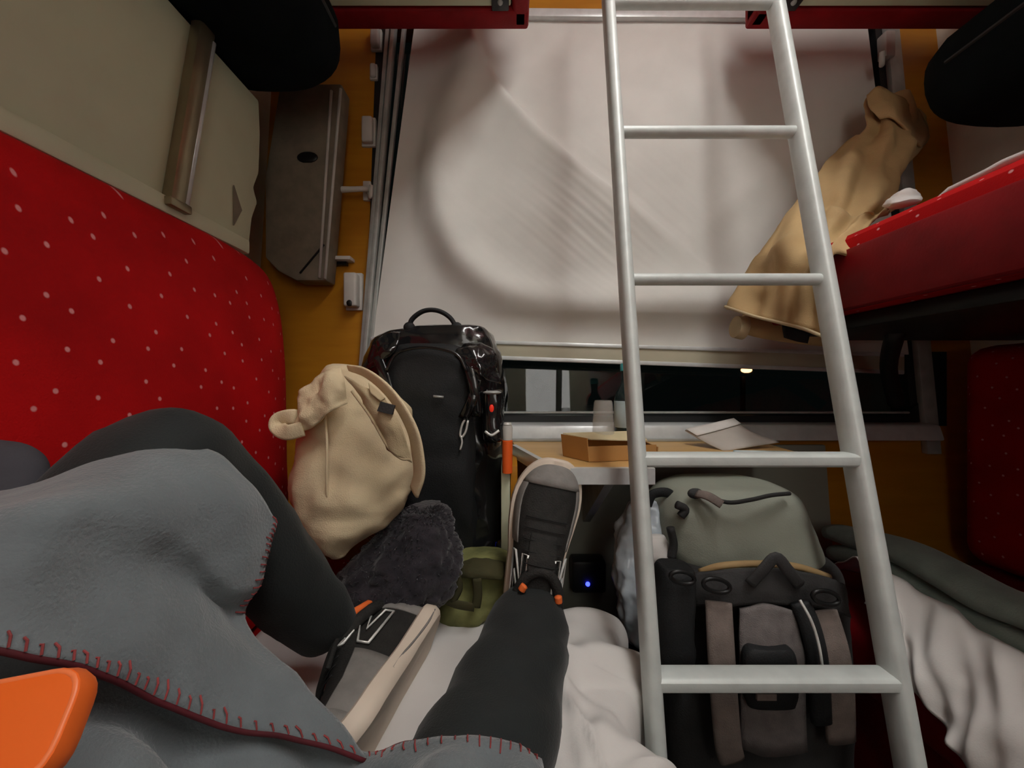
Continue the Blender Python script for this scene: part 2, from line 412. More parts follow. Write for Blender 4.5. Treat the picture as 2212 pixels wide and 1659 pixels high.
obj('panel', MB().prism(pts, (-.12, 0, 0)), cream, bk, bevel=.004)
obj('panel_lip', MB().box(-.640, -.612, -.9, .90, 1.203, 1.236), cream, bk, bevel=.006)
a, b = P(462, 60, .765), P(402, 440, .700); a.x = b.x = -.614
bar = obj('support_bar', MB().tube([a, b], .019, 12, b=.013, up=(0, 1, 0), e=4), bronze, bk, smooth='auto')
a2, b2 = a+Vector((.010, .012, -.02)), b+Vector((.010, .012, .004))
obj('bright_edge', MB().tube([a2, b2], .005, 8), alu, bar, smooth=True)
obj('bar_foot', MB().box(-.625, -.600, b.y-.024, b.y+.022, b.z-.012, b.z+.004), bronze, bar, bevel=.003)
obj('rivet', MB().disc_ball((-.624, .655, 1.232), .006), alu_dull, bk, smooth=True)
obj('latch_plate', MB().prism([Vector((-.6245, .86, 1.345)), Vector((-.6245, .885, 1.30)), Vector((-.6245, .86, 1.255))], (.003, 0, 0)), cream_dark, bk)

# beige housing at the end of the folded berth
hs = thing('berth_end_housing', 'speckled beige housing with a dark slot beside the window', 'panel', (-.53, 1.03, 1.16))
poly = [(604, 180), (738, 180), (704, 606), (640, 606), (600, 585), (572, 556), (572, 380)]
q = [P(x, y, 1.085) for x, y in poly]
obj('body', MB().prism(q, (0, .06, 0)), cream_dark, hs, bevel=.006)
obj('edge_strip', MB().tube([P(716, 196, 1.078), P(690, 600, 1.078)], .004, 8), greyplastic, hs, smooth=True)
obj('edge_strip', MB().tube([P(736, 192, 1.078), P(702, 602, 1.078)], .004, 8), greyplastic, hs, smooth=True)
obj('slot', MB().disc_ball(P(664, 340, 1.085), .030, 16, 8, (1, .15, .55)), dark_metal, hs, smooth=True)
obj('seam', MB().tube([P(648, 590, 1.083), P(700, 528, 1.083)], .003, 6), dark_metal, hs)

def bolster(label, x0, x1, z, yend):
    t = thing('padded_bolster', label, 'bolster', ((x0+x1)/2, .3, z), 'dark bolsters below the upper berths')
    xc, rx, rz = (x0+x1)/2, abs(x1-x0)/2, .115
    ys = [-.9, -.5, 0, .4, .7, yend-.10, yend-.06, yend-.03, yend-.01, yend]
    R = []
    for y in ys:
        k = max(0, (y-(yend-.10))/.10); sc = math.sqrt(max(.05, 1-k*k))
        R.append([Vector((xc+rx*sc*math.copysign(abs(math.cos(a))**.8, math.cos(a)), y, z+rz*sc*math.copysign(abs(math.sin(a))**.8, math.sin(a)))) for a in [2*math.pi*i/32 for i in range(32)]])
    obj('padding', MB().rings(R), dark_navy, t, smooth=True)
    obj('seam', MB().tube([(x1 if abs(x1-.3) < abs(x0-.3) else x0, y, z) for y in (-.9, yend-.12)], .004, 6), black_rub, t)
bolster('dark rounded bolster above the cream panel at upper left', -.755, -.405, 1.72, 1.0)
bolster('dark rounded bolster in the shadow at upper right', .97, 1.355, 1.62, .98)

# ------------------------------------------------------------------ upper berths
def upper(label, x0, x1, sgn):
    zb = 1.875; t = thing('upper_berth', label, 'berth', ((x0+x1)/2, .1, zb), 'upper berths')
    obj('pan', MB().box(x0, x1, -.90, 1.055, zb+.035, zb+.12), red_plain, t, bevel=.01)
    xi = x1 if sgn > 0 else x0           # inner (gap) side
    lo, hi = (xi-.045, xi) if sgn > 0 else (xi, xi+.045)
    obj('edge_rail', MB().box(lo, hi, -.90, 1.055, zb, zb+.13), red_plain, t, bevel=.012, bseg=3)
    obj('end_rail', MB().box(x0, x1, 1.005, 1.06, zb, zb+.06), red_plain, t, bevel=.008)
    a, b = (x0+.02, lo-.002) if sgn > 0 else (hi+.002, x1-.02)
    obj('underside_panel', MB().box(a, b, -.88, 1.00, zb+.006, zb+.034), cream, t, bevel=.006)
    hx = lo-.03 if sgn > 0 else hi+.03
    obj('hinge_clip', MB().box(hx-.022, hx+.022, .965, 1.0, zb-.006, zb+.006), darkbox, t, bevel=.003)
    obj('bolt', MB().disc_ball((hx, .975, zb-.006), .007), alu_dull, t, smooth=True)
    obj('mattress', MB().box(x0+.01, x1-.015, -.88, 1.04, zb+.121, zb+.20), red_xy, t, bevel=.03, bseg=3)
upper('left upper berth with cream underside and red rim', XL+.002, .045, 1)
upper('right upper berth with cream underside and red rim', .640, XR-.002, -1)

# ------------------------------------------------------------------ right side
mbz0, mbz1 = 1.045, 1.195
mb_t = thing('middle_berth', 'red dotted middle berth folded out on the right', 'berth', (1.0, .1, mbz0))
R = []
prof = [(.668, mbz0), (.650, mbz0+.02), (.643, mbz0+.06), (.643, mbz0+.105), (.650, mbz0+.135), (.668, mbz0+.150), (.70, mbz0+.152), (1.34, mbz0+.150), (1.34, mbz0)]
for y in [-.9+.1*i for i in range(19)]+[.97, 1.0, 1.02, 1.03]:
    k = max(0, (y-.98)/.05); s = .02*k*k
    R.append([Vector((max(x, .643+s), y, min(max(z, mbz0+s), mbz1-s*.5))) for x, z in prof])
obj('mattress', MB().rings(R), red_xy, mb_t, smooth='auto')
obj('side_board', MB().box(.634, .66, -.9, 1.025, mbz0-.002, mbz0+.112), red_plain, mb_t, bevel=.006)
obj('frame', MB().box(.70, 1.34, -.9, 1.02, mbz0-.03, mbz0-.001), dark_metal, mb_t, bevel=.005)
for px in (1850, 1906):
    obj('bolt', MB().disc_ball(PX(px, 641, .70), .006), alu, mb_t, smooth=True)
obj('support_arm', MB().tube([(.88, .88, mbz0-.02), (.98, 1.0, mbz0-.10), (1.06, 1.06, mbz0-.20)], .018, 10, sm=4), black_rub, mb_t, smooth=True)
rl = thing('lower_berth', 'red lower berth along the right wall under a white sheet', 'berth', (1.0, .1, 0))
obj('seat_cushion', MB().box(.672, 1.355, -.92, 1.04, .30, .42), red_plain, rl, bevel=.03, bseg=3)
obj('base', MB().box(.75, 1.355, -.92, 1.04, 0, .299), red_plain, rl)
obj('back_cushion', MB().box(1.20, 1.355, -.92, 1.04, .43, 1.0), red_yz, rl, bevel=.05, bseg=4)

sh = sheet_mb([[(.70, -.3, 1.207), (.70, .2, 1.209), (.705, .5, 1.211), (.73, .66, 1.212), (.80, .70, 1.212)],
               [(.76, -.3, 1.225), (.76, .2, 1.228), (.76, .5, 1.226), (.79, .64, 1.222), (.86, .68, 1.214)],
               [(1.0, -.3, 1.24), (1.0, .2, 1.24), (1.0, .45, 1.235), (1.0, .6, 1.22), (1.0, .66, 1.21)]], 8, 6, .010, .006, 14)
tag(obj('bed_sheet', sh, white_sheet, smooth=True), 'white sheet spread on top of the middle berth', 'sheet')
tis = blob_mb([(408, 1955, 1972, .80, .012), (416, 1938, 1990, .79, .022), (428, 1934, 2000, .785, .026), (436, 1936, 1990, .78, .02)], 24, 5, 2.2, .008, 40)
tag(obj('crumpled_tissue', tis, white_sheet, smooth=True), 'small crumpled white tissue on the edge of the middle berth', 'tissue')

gb = thing('folded_blanket', 'grey-green folded blanket with rolled edges on the right lower berth', 'blanket', (.95, .7, .45))
for pts in ([(1775, 1150), (1850, 1172), (1920, 1195), (2000, 1238), (2100, 1296), (2212, 1338), (2500, 1470)],
            [(1785, 1195), (1850, 1203), (1900, 1222), (1990, 1285), (2090, 1345), (2212, 1402), (2500, 1540)]):
    L = []
    for (px, py) in pts:
        p = PX(px, py, .80); L.append(p+Vector((.04, 0, 0)))
    obj('rolled_layer', MB().tube(L, [.02]+[.024]*6, 24, sm=5, b=.05, up=(0, 0, 1), e=2.4), green_bl, gb, smooth=True)
rows = []
for X, pts in ((.80, [(1790, 1225), (1835, 1232), (1925, 1252), (2000, 1300), (2062, 1328), (2130, 1375), (2212, 1422), (2420, 1530)]),
               (.72, [(1842, 1206), (1880, 1215), (1930, 1250), (2000, 1290), (2060, 1325), (2130, 1380), (2212, 1425), (2420, 1560)]),
               (.672, [(1868, 1240), (1900, 1265), (1935, 1330), (1990, 1395), (2060, 1440), (2140, 1510), (2230, 1570), (2420, 1700)]),
               (.655, [(1885, 1270), (1915, 1310), (1940, 1390), (1990, 1455), (2060, 1540), (2120, 1610), (2200, 1720), (2420, 1880)]),
               (.645, [(1893, 1300), (1922, 1360), (1948, 1448), (1990, 1512), (2040, 1588), (2092, 1662), (2165, 1790), (2420, 2050)])):
    rows.append([tuple(PX(x, y, X)) for x, y in pts])
def rfold(u, v, p):
    return .010*math.sin(u*24+v*5)*min(1, v*1.6)+.006*math.sin(u*47-v*8)*v
tag(obj('bed_sheet', sheet_mb(rows, 10, 8, .004, .006, 14, 3, rfold), white_sheet, smooth=True), 'white sheet hanging off the right lower berth', 'sheet')

# ------------------------------------------------------------------ wall fittings on the orange wall
def fitting(label, px, py, w, h, dep, name='wall_clip', cat='clip'):
    t = thing(name, label, cat, tuple(PW(px, py+h/2)), 'grey fittings on the orange wall')
    c = PW(px, py, 0); ww_, hh = w*1.13/F/2, h*1.13/F/2
    obj('plate', MB().box(c.x-ww_, c.x+ww_, c.y-.008-WT*hh, c.y+.004, c.z-hh, c.z+hh), greyplastic, t, bevel=.003)
    obj('clip_body', MB().box(c.x-ww_*.75, c.x+ww_*.75, c.y-dep, c.y-.008, c.z-hh*.88, c.z+hh*.88), greyplastic, t, bevel=.006, bseg=3)
    return t, c, ww_, hh
fitting('grey clip highest on the orange wall, under the upper berth rim', 815, 92, 26, 50, .03)
fitting('small grey catch just below the highest wall clip', 809, 160, 18, 36, .02)
fitting('grey rectangular clip between the wall hook and the small catch', 799, 290, 32, 66, .03)
t, c, w_, h_ = fitting('large grey clip low on the orange wall with an open lower end', 768, 632, 36, 82, .045)
obj('mouth', MB().disc_ball((c.x, c.y-.043, c.z-h_*.72), .010, 12, 8, (1, .4, 1)), dark_metal, t, smooth=True)
hk = thing('wall_hook', 'grey coat hook with a sideways arm on the orange wall', 'hook', tuple(PW(790, 440)))
c = PW(795, 412, 0)
obj('plate', MB().box(c.x-.012, c.x+.012, c.y-.012, c.y+.003, c.z-.035, c.z+.025), greyplastic, hk, bevel=.003)
obj('arm', MB().tube([PW(798, 410, -.012), PW(790, 408, -.04), PW(760, 409, -.045), PW(732, 410, -.045)], [.008, .008, .008, .010], 10, sm=4), greyplastic, hk, smooth=True)
obj('prong', MB().tube([PW(796, 412, -.012), PW(800, 425, -.035), PW(802, 400, -.045)], .006, 10, sm=4), greyplastic, hk, smooth=True)
lg = thing('wall_ledge', 'small grey ledge sticking out of the orange wall beside the beige housing', 'ledge', tuple(PW(735, 562)))
obj('ledge_plate', MB().prism([PW(708, 552, -.035), PW(756, 552, -.035), PW(756, 560, -.035), PW(708, 560, -.035)], (0, .037, 0)), greyplastic, lg, bevel=.002)
obj('ledge_bracket', MB().prism([PW(715, 560, -.015), PW(748, 560, -.015), PW(748, 572, -.015), PW(715, 572, -.015)], (0, .017, 0)), dark_metal, lg)
hk = thing('wall_hook', 'dark hook at the upper right of the window that carries the jacket', 'hook', tuple(PW(1905, 120)))
c = PW(1905, 110, 0)
obj('plate', MB().box(c.x-.015, c.x+.015, c.y-.03, c.y+.003, c.z-.04, c.z+.04), greyplastic, hk, bevel=.004)
obj('prong', MB().tube([PW(1905, 125, -.03), PW(1905, 140, -.075), PW(1905, 112, -.09)], .007, 10, sm=4), greyplastic, hk, smooth=True)

# ------------------------------------------------------------------ folding table
TZ = .742
def T(px, py, dz=0):
    Y = (H0-(TZ+dz))*F/(py-CY); return Vector(((px-CX)*Y/F, Y, TZ+dz))
tb = thing('folding_table', 'wood-topped folding table with silver edging under the window', 'table', (.3, 1.0, .5))
outline = [Vector((.0, 1.072, TZ)), T(1112, 962), T(1160, 988), T(1205, 1012), T(1412, 1012), Vector((.285, .80, TZ)), Vector((.31, .865, TZ)), Vector((.66, .885, TZ)), Vector((.68, 1.072, TZ))]
obj('table_top', MB().prism(outline, (0, 0, -.022)), table_wood, tb)
def edging(pts, name='edging', r=.014):
    m_ = MB()
    for a, b in zip(pts[:-1], pts[1:]):
        d = (b-a).normalized(); n = Vector((d.y, -d.x, 0))
        m_.prism([a+Vector((0, 0, .002))-n*.004, b+Vector((0, 0, .002))-n*.004, b+Vector((0, 0, .002))+n*.008, a+Vector((0, 0, .002))+n*.008], (0, 0, -.030))
    return obj(name, m_, alu, tb)
edging([outline[1], outline[2], outline[3]])
edging([outline[3], outline[4]], 'front_edging')
edging([outline[5], outline[6]]); edging([outline[6], outline[7]])
obj('wall_strip', MB().box(.0, .68, 1.050, 1.073, TZ, TZ+.008), alu_dull, tb, bevel=.002)
lf = obj('hanging_leaf', MB().box(-.024, -.004, .845, 1.06, .52, TZ-.02), cream, tb, bevel=.002)
obj('leaf_edge', MB().box(-.003, .012, .842, 1.06, .52, TZ-.022), orange_wood, tb, bevel=.001)
obj('bracket', MB().hexa([(.20, .80, TZ-.04), (.22, .80, TZ-.04), (.22, 1.10, .50), (.20, 1.10, .50), (.20, .80, TZ-.0225), (.22, .80, TZ-.0225), (.22, 1.10, TZ-.0225), (.20, 1.10, TZ-.0225)]), alu_dull, tb)

# things on the table
def on_table(px, py): return T(px, py)
cb = thing('card_tray', 'brown folded card tray on the table behind the ladder', 'tray', tuple(T(1310, 985)))
A, B, C, Dp = P(1216, 990, .84), P(1272, 1003, .775), P(1420, 990, .80), P(1385, 975, .90)
base = [Vector((p.x, p.y, TZ+.001)) for p in (A, B, C, Dp)]
obj('bottom', MB().prism(base, (0, 0, .003)), carton, cb)
def flap(p, q, ht, lean, name, m_):
    d = (q-p).normalized(); n = Vector((d.y, -d.x, 0)); up = Vector((0, 0, ht))+n*lean
    obj(name, MB().prism([p, q, q+up, p+up], n*-.0025), m_, cb)
flap(base[0], base[1], .048, .006, 'side_wall', carton); flap(base[1], base[2], .030, -.004, 'side_wall', carton)
flap(base[2], base[3], .026, .002, 'side_wall', carton); flap(base[3], base[0], .046, .0, 'side_wall', carton)
zt = TZ+.034
obj('lid_flap', MB().prism([Vector((base[0].x, base[0].y, TZ+.049)), Vector((base[1].x+.012, base[1].y+.035, TZ+.040)), Vector((base[2].x-.01, base[2].y+.03, zt)), Vector((base[3].x, base[3].y, TZ+.047))], (0, 0, .002)), carton_in, cb)
cp = thing('plastic_cup', 'clear plastic cup turned upside down on the card tray', 'cup', tuple(P(1303, 946, .86)))
c = P(1303, 944, .87); zc = c.z
R = []
for z, r in ((0, .0265), (.004, .0262), (.008, .0248), (.030, .0235), (.032, .0240), (.052, .0225), (.054, .0230), (.079, .0205), (.083, .018)):
    R.append([Vector((c.x+r*math.cos(2*math.pi*j/28), c.y+r*math.sin(2*math.pi*j/28), zc+z)) for j in range(28)])
Ri = [[Vector((c.x+(p.x-c.x)*.95, c.y+(p.y-c.y)*.95, p.z-.001)) for p in r] for r in R]
obj('cup_body', MB().rings(Ri[:1]+R, False).rings([list(reversed(r)) for r in Ri], False).rings([[c+Vector((0, 0, .083))+ (p-c-Vector((0,0,p.z-c.z)))*s for p in R[-1]] for s in (1, .02)], False), clear, cp, smooth='auto')
obj('rim', MB().tube([Vector((c.x+.0268*math.cos(2*math.pi*j/28), c.y+.0268*math.sin(2*math.pi*j/28), zc+.002)) for j in range(28)], .0018, 8, closed=True), clear, cp, smooth=True)
def lathe(prof, c, seg=28):
    return MB().rings([[Vector((c.x+r*math.cos(2*math.pi*j/seg), c.y+r*math.sin(2*math.pi*j/seg), c.z+z)) for j in range(seg)] for z, r in prof])
bt = thing('water_bottle', 'dark bottle with pale label and teal cap behind the ladder', 'bottle', tuple(T(1362, 955)))
c = Vector(((1352-CX)*1.0/F, 1.0, TZ+.0015))
obj('bottle_body', lathe([(0, .024), (.01, .029), (.115, .029), (.135, .025), (.155, .014), (.165, .012), (.196, .012)], c), bottle_glass, bt, smooth='auto')
obj('label_band', lathe([(.045, .0295), (.046, .0300), (.112, .0300), (.113, .0295)], c), label_m, bt, smooth='auto')
obj('cap', lathe([(.190, .0135), (.191, .0145), (.206, .0145), (.210, .012)], c), cap_m, bt, smooth='auto')
bkx = thing('booklet', 'thin open grey booklet curling up on the table', 'booklet', tuple(T(1560, 965)))
rows = [[P(1480, 929, .99), P(1540, 916, 1.0), P(1584, 906, 1.01)], [P(1505, 944, .965), P(1555, 931, .975), P(1600, 918, .985)],
        [P(1530, 958, .94), P(1590, 945, .95), P(1632, 936, .965)], [P(1565, 974, .91), P(1625, 964, .925), P(1685, 955, .95)]]
obj('cover', sheet_mb(rows, 4, 5, .0025), paper, bkx, smooth=True)
rows = [[p+Vector((0, -.002, .004)) for p in r] for r in rows[:2]]
obj('page', sheet_mb(rows, 4, 5, .001), paper_w, bkx, smooth=True)
obj('spine', MB().tube([T(1585, 976, .003), T(1700, 978, .003)], .004, 8), label_m, bkx, smooth=True)
ob = thing('small_bottle', 'small bottle with clear top and bright orange body at the left end of the table', 'bottle', tuple(P(1096, 1022, .83)))
c = P(1096, 1022, .835)
obj('orange_sleeve', lathe([(0, .008), (.001, .011), (.071, .0115), (.072, .010)], c, 16), orange_lab, ob, smooth='auto')
obj('clear_top', lathe([(.0725, .0105), (.098, .0115), (.104, .010)], c, 16), greyplastic, ob, smooth='auto')
obj('cap', lathe([(.1045, .008), (.106, .0095), (.110, .008)], c, 16), refl, ob, smooth='auto')

# power adapter with a blue light under the table
pa = thing('power_adapter', 'dark plug-in adapter with a glowing blue light under the table', 'adapter', (.205, 1.02, .35))
ay = YW(.38, -.013)
obj('body', MB().box(.16, .25, ay-.055, ay, .345, .43), darkbox, pa, bevel=.008)
obj('led', MB().disc_ball((.2, ay-.056, .372), .006, 10, 8), led_blue, pa, smooth=True)

# ------------------------------------------------------------------ ladder
ld = thing('ladder', 'aluminium berth ladder standing between the berths', 'ladder', (.39, .48, 0))
rl_ = [(7, .855, 1314, 1669), (281, .772, 1326, 1706), (601, .698, 1349, 1764), (994, .628, 1376, 1835), (1466, .565, 1407, 1916)]
La, Lb = P(1314, 7, .855), P(1407, 1466, .565); Ra, Rb = P(1675, 7, .855), P(1932, 1466, .565)
def ext(a, b, z): return b+(a-b)*((z-b.z)/(a.z-b.z))
for a, b in ((La, Lb), (Ra, Rb)):
    st = obj('stile', MB().tube([ext(a, b, 2.02), ext(a, b, .018)], .0125, 20, b=.021, up=(1, 0, 0), e=2.7), ladder_m, ld, smooth='auto')
    obj('foot_cap', MB().tube([ext(a, b, .03), ext(a, b, .0)], .0145, 16, b=.023, up=(1, 0, 0), e=2.7), black_rub, st, smooth='auto')
    obj('top_hook', MB().tube([ext(a, b, 2.01), ext(a, b, 2.05)+Vector((0, .015, 0)), ext(a, b, 2.06)+Vector((0, .05, 0)), ext(a, b, 2.03)+Vector((0, .07, 0))], .009, 10, sm=4), ladder_m, st, smooth=True)
for i, (py, Y, xl, xr) in enumerate(rl_):
    z = H0+(CY-py)*Y/F
    a, b = ext(La, Lb, z), ext(Ra, Rb, z); big = i >= 3
    obj('rung', MB().tube([a, b], .0105 if not big else .0115, 16, b=.0125 if not big else .019, up=(0, 0, 1), e=2.3 if not big else 3.2), ladder_m, ld, smooth='auto')

# ------------------------------------------------------------------ jacket draped from the hook over the berth corner
jk = thing('jacket', 'tan cotton jacket hung beside the window and draped over the middle berth end', 'jacket', tuple(P(1700, 720, .95)))
rows = [
 [P(1868, 232, 1.10), P(1886, 200, 1.10), P(1920, 196, 1.09), P(1960, 212, 1.08), P(1992, 240, 1.09)],
 [P(1868, 275, 1.07), P(1892, 268, 1.03), P(1928, 268, 1.01), P(1970, 275, 1.02), P(2010, 296, 1.06)],
 [P(1806, 322, 1.03), P(1850, 322, .99), P(1900, 325, .97), P(1945, 330, .97), P(1985, 332, 1.02)],
 [P(1762, 382, .99), P(1815, 385, .95), P(1870, 392, .93), P(1920, 395, .94), P(1948, 398, 1.00)],
 [P(1722, 432, .98), P(1780, 440, .93), P(1840, 452, .90), P(1895, 452, .91), P(1938, 448, .97)],
 [P(1672, 486, .97), P(1740, 492, .90), P(1800, 500, .87), P(1850, 486, .87), P(1900, 470, .90)],
 [P(1632, 545, .95), P(1690, 545, .870), P(1748, 548, .800), P(1800, 540, .748), P(1828, 524, .735)],
 [P(1600, 605, .95), P(1660, 612, .875), P(1715, 612, .822), P(1760, 605, .778), P(1792, 588, .755)],
 [P(1564, 664, .96), P(1625, 684, .890), P(1680, 698, .845), P(1735, 712, .798), P(1787, 732, .768)],
]
def jfold(u, v, p):
    return .010*math.sin(u*11+v*7)*math.sin(v*9+1)+.007*math.sin(u*21-v*13)+.018*math.exp(-((v-.56-.10*(u-.5))/.035)**2)*(u > .3)-.014*math.exp(-((v-.50-.10*(u-.5))/.03)**2)*(u > .25)
obj('body', sheet_mb(rows, 10, 8, .006, .010, 14, 5, jfold), jack, jk, smooth=True)
col_rows = [[P(1872, 205, 1.07), P(1900, 188, 1.06), P(1945, 205, 1.04), P(1985, 242, 1.05)],
            [P(1880, 232, 1.04), P(1915, 225, 1.02), P(1955, 245, 1.01), P(2005, 285, 1.03)],
            [P(1900, 258, 1.03), P(1930, 255, 1.01), P(1965, 285, 1.00), P(1990, 318, 1.03)]]
obj('collar', sheet_mb(col_rows, 8, 6, .006, .006, 18, 8), jack, jk, smooth=True)
sl = [P(1590, 702, .94), P(1640, 712, .93), P(1700, 724, .93), P(1755, 732, .94)]
obj('sleeve', MB().tube([P(1575+30, 690, .97), P(1640, 705, .965), P(1720, 718, .96), P(1790, 725, .96)], .028, 18, sm=5), jack, jk, smooth=True)
obj('cuff', MB().tube([P(1588, 706, .955), P(1606, 708, .955)], [.027, .030], 18), tan_dark, jk, smooth='auto')
obj('hem', MB().tube([P(1566, 662, .952), P(1625, 682, .882), P(1680, 696, .838), P(1735, 710, .791), P(1786, 730, .762)], .0035, 8, sm=5), tan_dark, jk, smooth=True)
obj('dark_lining', sheet_mb([[P(1690, 700, .90), P(1720, 710, .90), P(1750, 722, .90)], [P(1695, 730, .91), P(1722, 738, .91), P(1745, 742, .91)]], 4, 4, .004), matte_black, jk, smooth=True)

# ------------------------------------------------------------------ black backpack by the table
bp = thing('backpack', 'glossy black backpack with a loop handle standing by the window', 'backpack', tuple(P(985, 1220, .92)))
def crump(p, n):
    return .007*noise.noise(p*26)+.004*noise.noise(p*60)
rows = [(704, 905, 1035, .92, .05), (709, 868, 1052, .92, .08), (728, 805, 1066, .92, .10), (780, 780, 1084, .92, .11), (850, 778, 1090, .92, .115), (920, 790, 1085, .92, .115), (1000, 815, 1086, .92, .11),
        (1100, 850, 1088, .92, .11), (1180, 890, 1086, .92, .11), (1236, 930, 1082, .92, .10), (1240, 960, 1060, .92, .06)]
obj('body', blob_mb(rows, 56, 6, 3.6, .004, 20, 2, crump), gloss_black, bp, smooth=True)
rows = [(742, 880, 960, .845, .01), (752, 845, 1000, .835, .03), (800, 825, 1015, .83, .04), (880, 820, 1020, .83, .045), (960, 825, 1022, .83, .045), (1040, 845, 1024, .83, .04), (1120, 880, 1026, .84, .04), (1190, 915, 1024, .85, .02)]
pk = obj('front_pocket', blob_mb(rows, 40, 5, 3.4, .004, 20, 4, lambda p, n: .004*noise.noise(p*45)), matte_black, bp, smooth=True)
obj('zip', MB().tube([P(835, 800, .80), P(860, 762, .803), P(920, 750, .806), P(985, 765, .803), P(1008, 800, .80)], .0035, 8, sm=5), gloss_black, pk, smooth=True)
hd = obj('top_handle', MB().tube([P(884, 712, .90), P(890, 690, .90), P(915, 672, .90), P(945, 671, .90), P(972, 686, .90), P(988, 712, .90)], .0055, 10, sm=5, b=.009), matte_black, bp, smooth=True)
for x in (884, 986): obj('handle_anchor', MB().disc_ball(P(x, 707, .898), .014, 12, 8, (1, .7, .9)), matte_black, hd, smooth=True)
rows = [(842, 1045, 1082, .83, .01), (850, 1042, 1086, .83, .024), (900, 1042, 1088, .83, .026), (945, 1044, 1087, .83, .026), (956, 1050, 1080, .83, .012)]
sp = obj('side_pouch', blob_mb(rows, 28, 5, 2.6, .003, 20, 4, lambda p, n: .003*noise.noise(p*60)), gloss_black, bp, smooth=True)
obj('pouch_cap', MB().disc_ball(P(1063, 848, .822), .020, 16, 8, (1, .6, .22)), alu_dull, sp, smooth=True)
obj('red_reflector', MB().disc_ball(P(1062, 882, .806), .006, 12, 8, (.8, .5, 1.4)), led_red, sp, smooth=True)
obj('crescent_trim', MB().tube([P(1048, 932, .812), P(1062, 940, .808), P(1078, 930, .812)], .003, 8, sm=5), refl, sp, smooth=True)
obj('zip_pull', MB().tube([P(x, y, .812) for x, y in ((1010, 900), (999, 916), (994, 938), (998, 944), (1006, 932), (1011, 908))], .0025, 8, sm=4), refl, bp, smooth=True)
obj('zip_cord', MB().tube([P(x, y, .810) for x, y in ((996, 942), (998, 956), (994, 972))], .0022, 8, sm=4), refl, bp, smooth=True)
for (a, b) in (((1005, 770), (1030, 900)), ((1028, 820), (1000, 905)), ((815, 770), (850, 900))):
    obj('compression_strap', MB().tube([P(*a, .815), P((a[0]+b[0])/2+6, (a[1]+b[1])/2, .800), P(*b, .812)], .0025, 8, sm=5, b=.011, up=(0, -1, 0)), gloss_black, bp, smooth=True)
obj('flap_fold', sheet_mb([[P(1000, 742, .83), P(1035, 735, .83), P(1066, 752, .84)], [P(985, 765, .82), P(1030, 775, .80), P(1072, 790, .83)], [P(1005, 800, .82), P(1040, 812, .80), P(1078, 830, .83)]], 8, 8, .004, .012, 30, 4), gloss_black, bp, smooth=True)
obj('flap_fold', sheet_mb([[P(800, 745, .84), P(830, 722, .84), P(865, 716, .85)], [P(790, 780, .83), P(825, 755, .81), P(860, 740, .82)], [P(790, 800, .83), P(822, 785, .815), P(850, 762, .82)]], 8, 8, .004, .008, 30, 9), gloss_black, bp, smooth=True)
obj('buckle', MB().tube([P(936, 856, .80), P(958, 858, .80)], .0025, 8), alu_dull, bp, smooth=True)

# ------------------------------------------------------------------ tan canvas bag
tg = thing('canvas_bag', 'slumped tan canvas bag leaning on the red backrest with a small black label', 'bag', tuple(P(730, 1200, .72)))
rows = [(786, 716, 745, .755, .015), (792, 700, 772, .745, .035), (815, 676, 812, .730, .055), (860, 648, 850, .712, .07), (905, 628, 876, .700, .078), (960, 614, 892, .688, .085), (1020, 609, 896, .676, .085), (1065, 610, 880, .668, .085),
        (1110, 620, 852, .660, .08), (1150, 652, 812, .654, .07), (1185, 688, 772, .655, .05), (1203, 712, 748, .66, .02)]
def bagf(p, n):
    return .014*noise.noise(p*13)+.009*noise.noise(p*28)+.006*math.sin(p.z*55+p.x*60)*max(0, min(1, (.66-p.z)*14))
obj('body', blob_mb(rows, 60, 7, 2.3, .003, 30, 1, bagf), tan, tg, smooth=True)
rim = [P(752, 795, .655), P(790, 806, .635), P(832, 838, .62), P(868, 884, .61), (P(893, 935, .61)), P(903, 985, .615), P(905, 1025, .62), P(895, 1062, .63)]
obj('rim_band', MB().tube(rim, [.006, .010, .0125, .014, .0155, .017, .017, .016], 14, sm=6, b=.004, up=(.45, -.55, .35), e=3), tan, tg, smooth=True)
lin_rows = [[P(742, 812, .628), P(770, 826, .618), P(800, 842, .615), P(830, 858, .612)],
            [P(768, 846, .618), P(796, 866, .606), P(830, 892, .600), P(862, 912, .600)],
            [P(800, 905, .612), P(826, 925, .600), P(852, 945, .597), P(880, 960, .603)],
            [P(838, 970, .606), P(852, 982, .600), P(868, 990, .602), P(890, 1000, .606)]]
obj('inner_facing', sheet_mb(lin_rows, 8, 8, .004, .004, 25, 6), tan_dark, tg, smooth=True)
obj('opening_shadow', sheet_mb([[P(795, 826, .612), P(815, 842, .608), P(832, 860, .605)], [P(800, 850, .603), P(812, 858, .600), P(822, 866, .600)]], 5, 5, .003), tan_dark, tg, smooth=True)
lb = [P(822, 868, .592), P(852, 876, .592), P(847, 896, .590), P(814, 888, .590)]
obj('label', MB().prism(lb, (0, .006, 0)), packdark, tg)
obj('pocket_seam', MB().tube([P(760, 845, .62), P(800, 900, .607), P(838, 965, .603), P(866, 990, .603), P(886, 992, .606)], .0022, 8, sm=6), tan_dark, tg, smooth=True)
obj('side_seam', MB().tube([P(700, 870, .655), P(706, 950, .636), P(706, 1050, .632), P(712, 1130, .640)], .0022, 8, sm=6), tan, tg, smooth=True)
obj('belt_loop', MB().tube([P(656, 908, .665), P(634, 900, .645), P(604, 906, .645), P(600, 922, .640), P(620, 934, .625), P(655, 926, .630)], .0035, 10, sm=6, b=.013, up=(.3, -.4, 0), e=3), tan, tg, smooth=True)
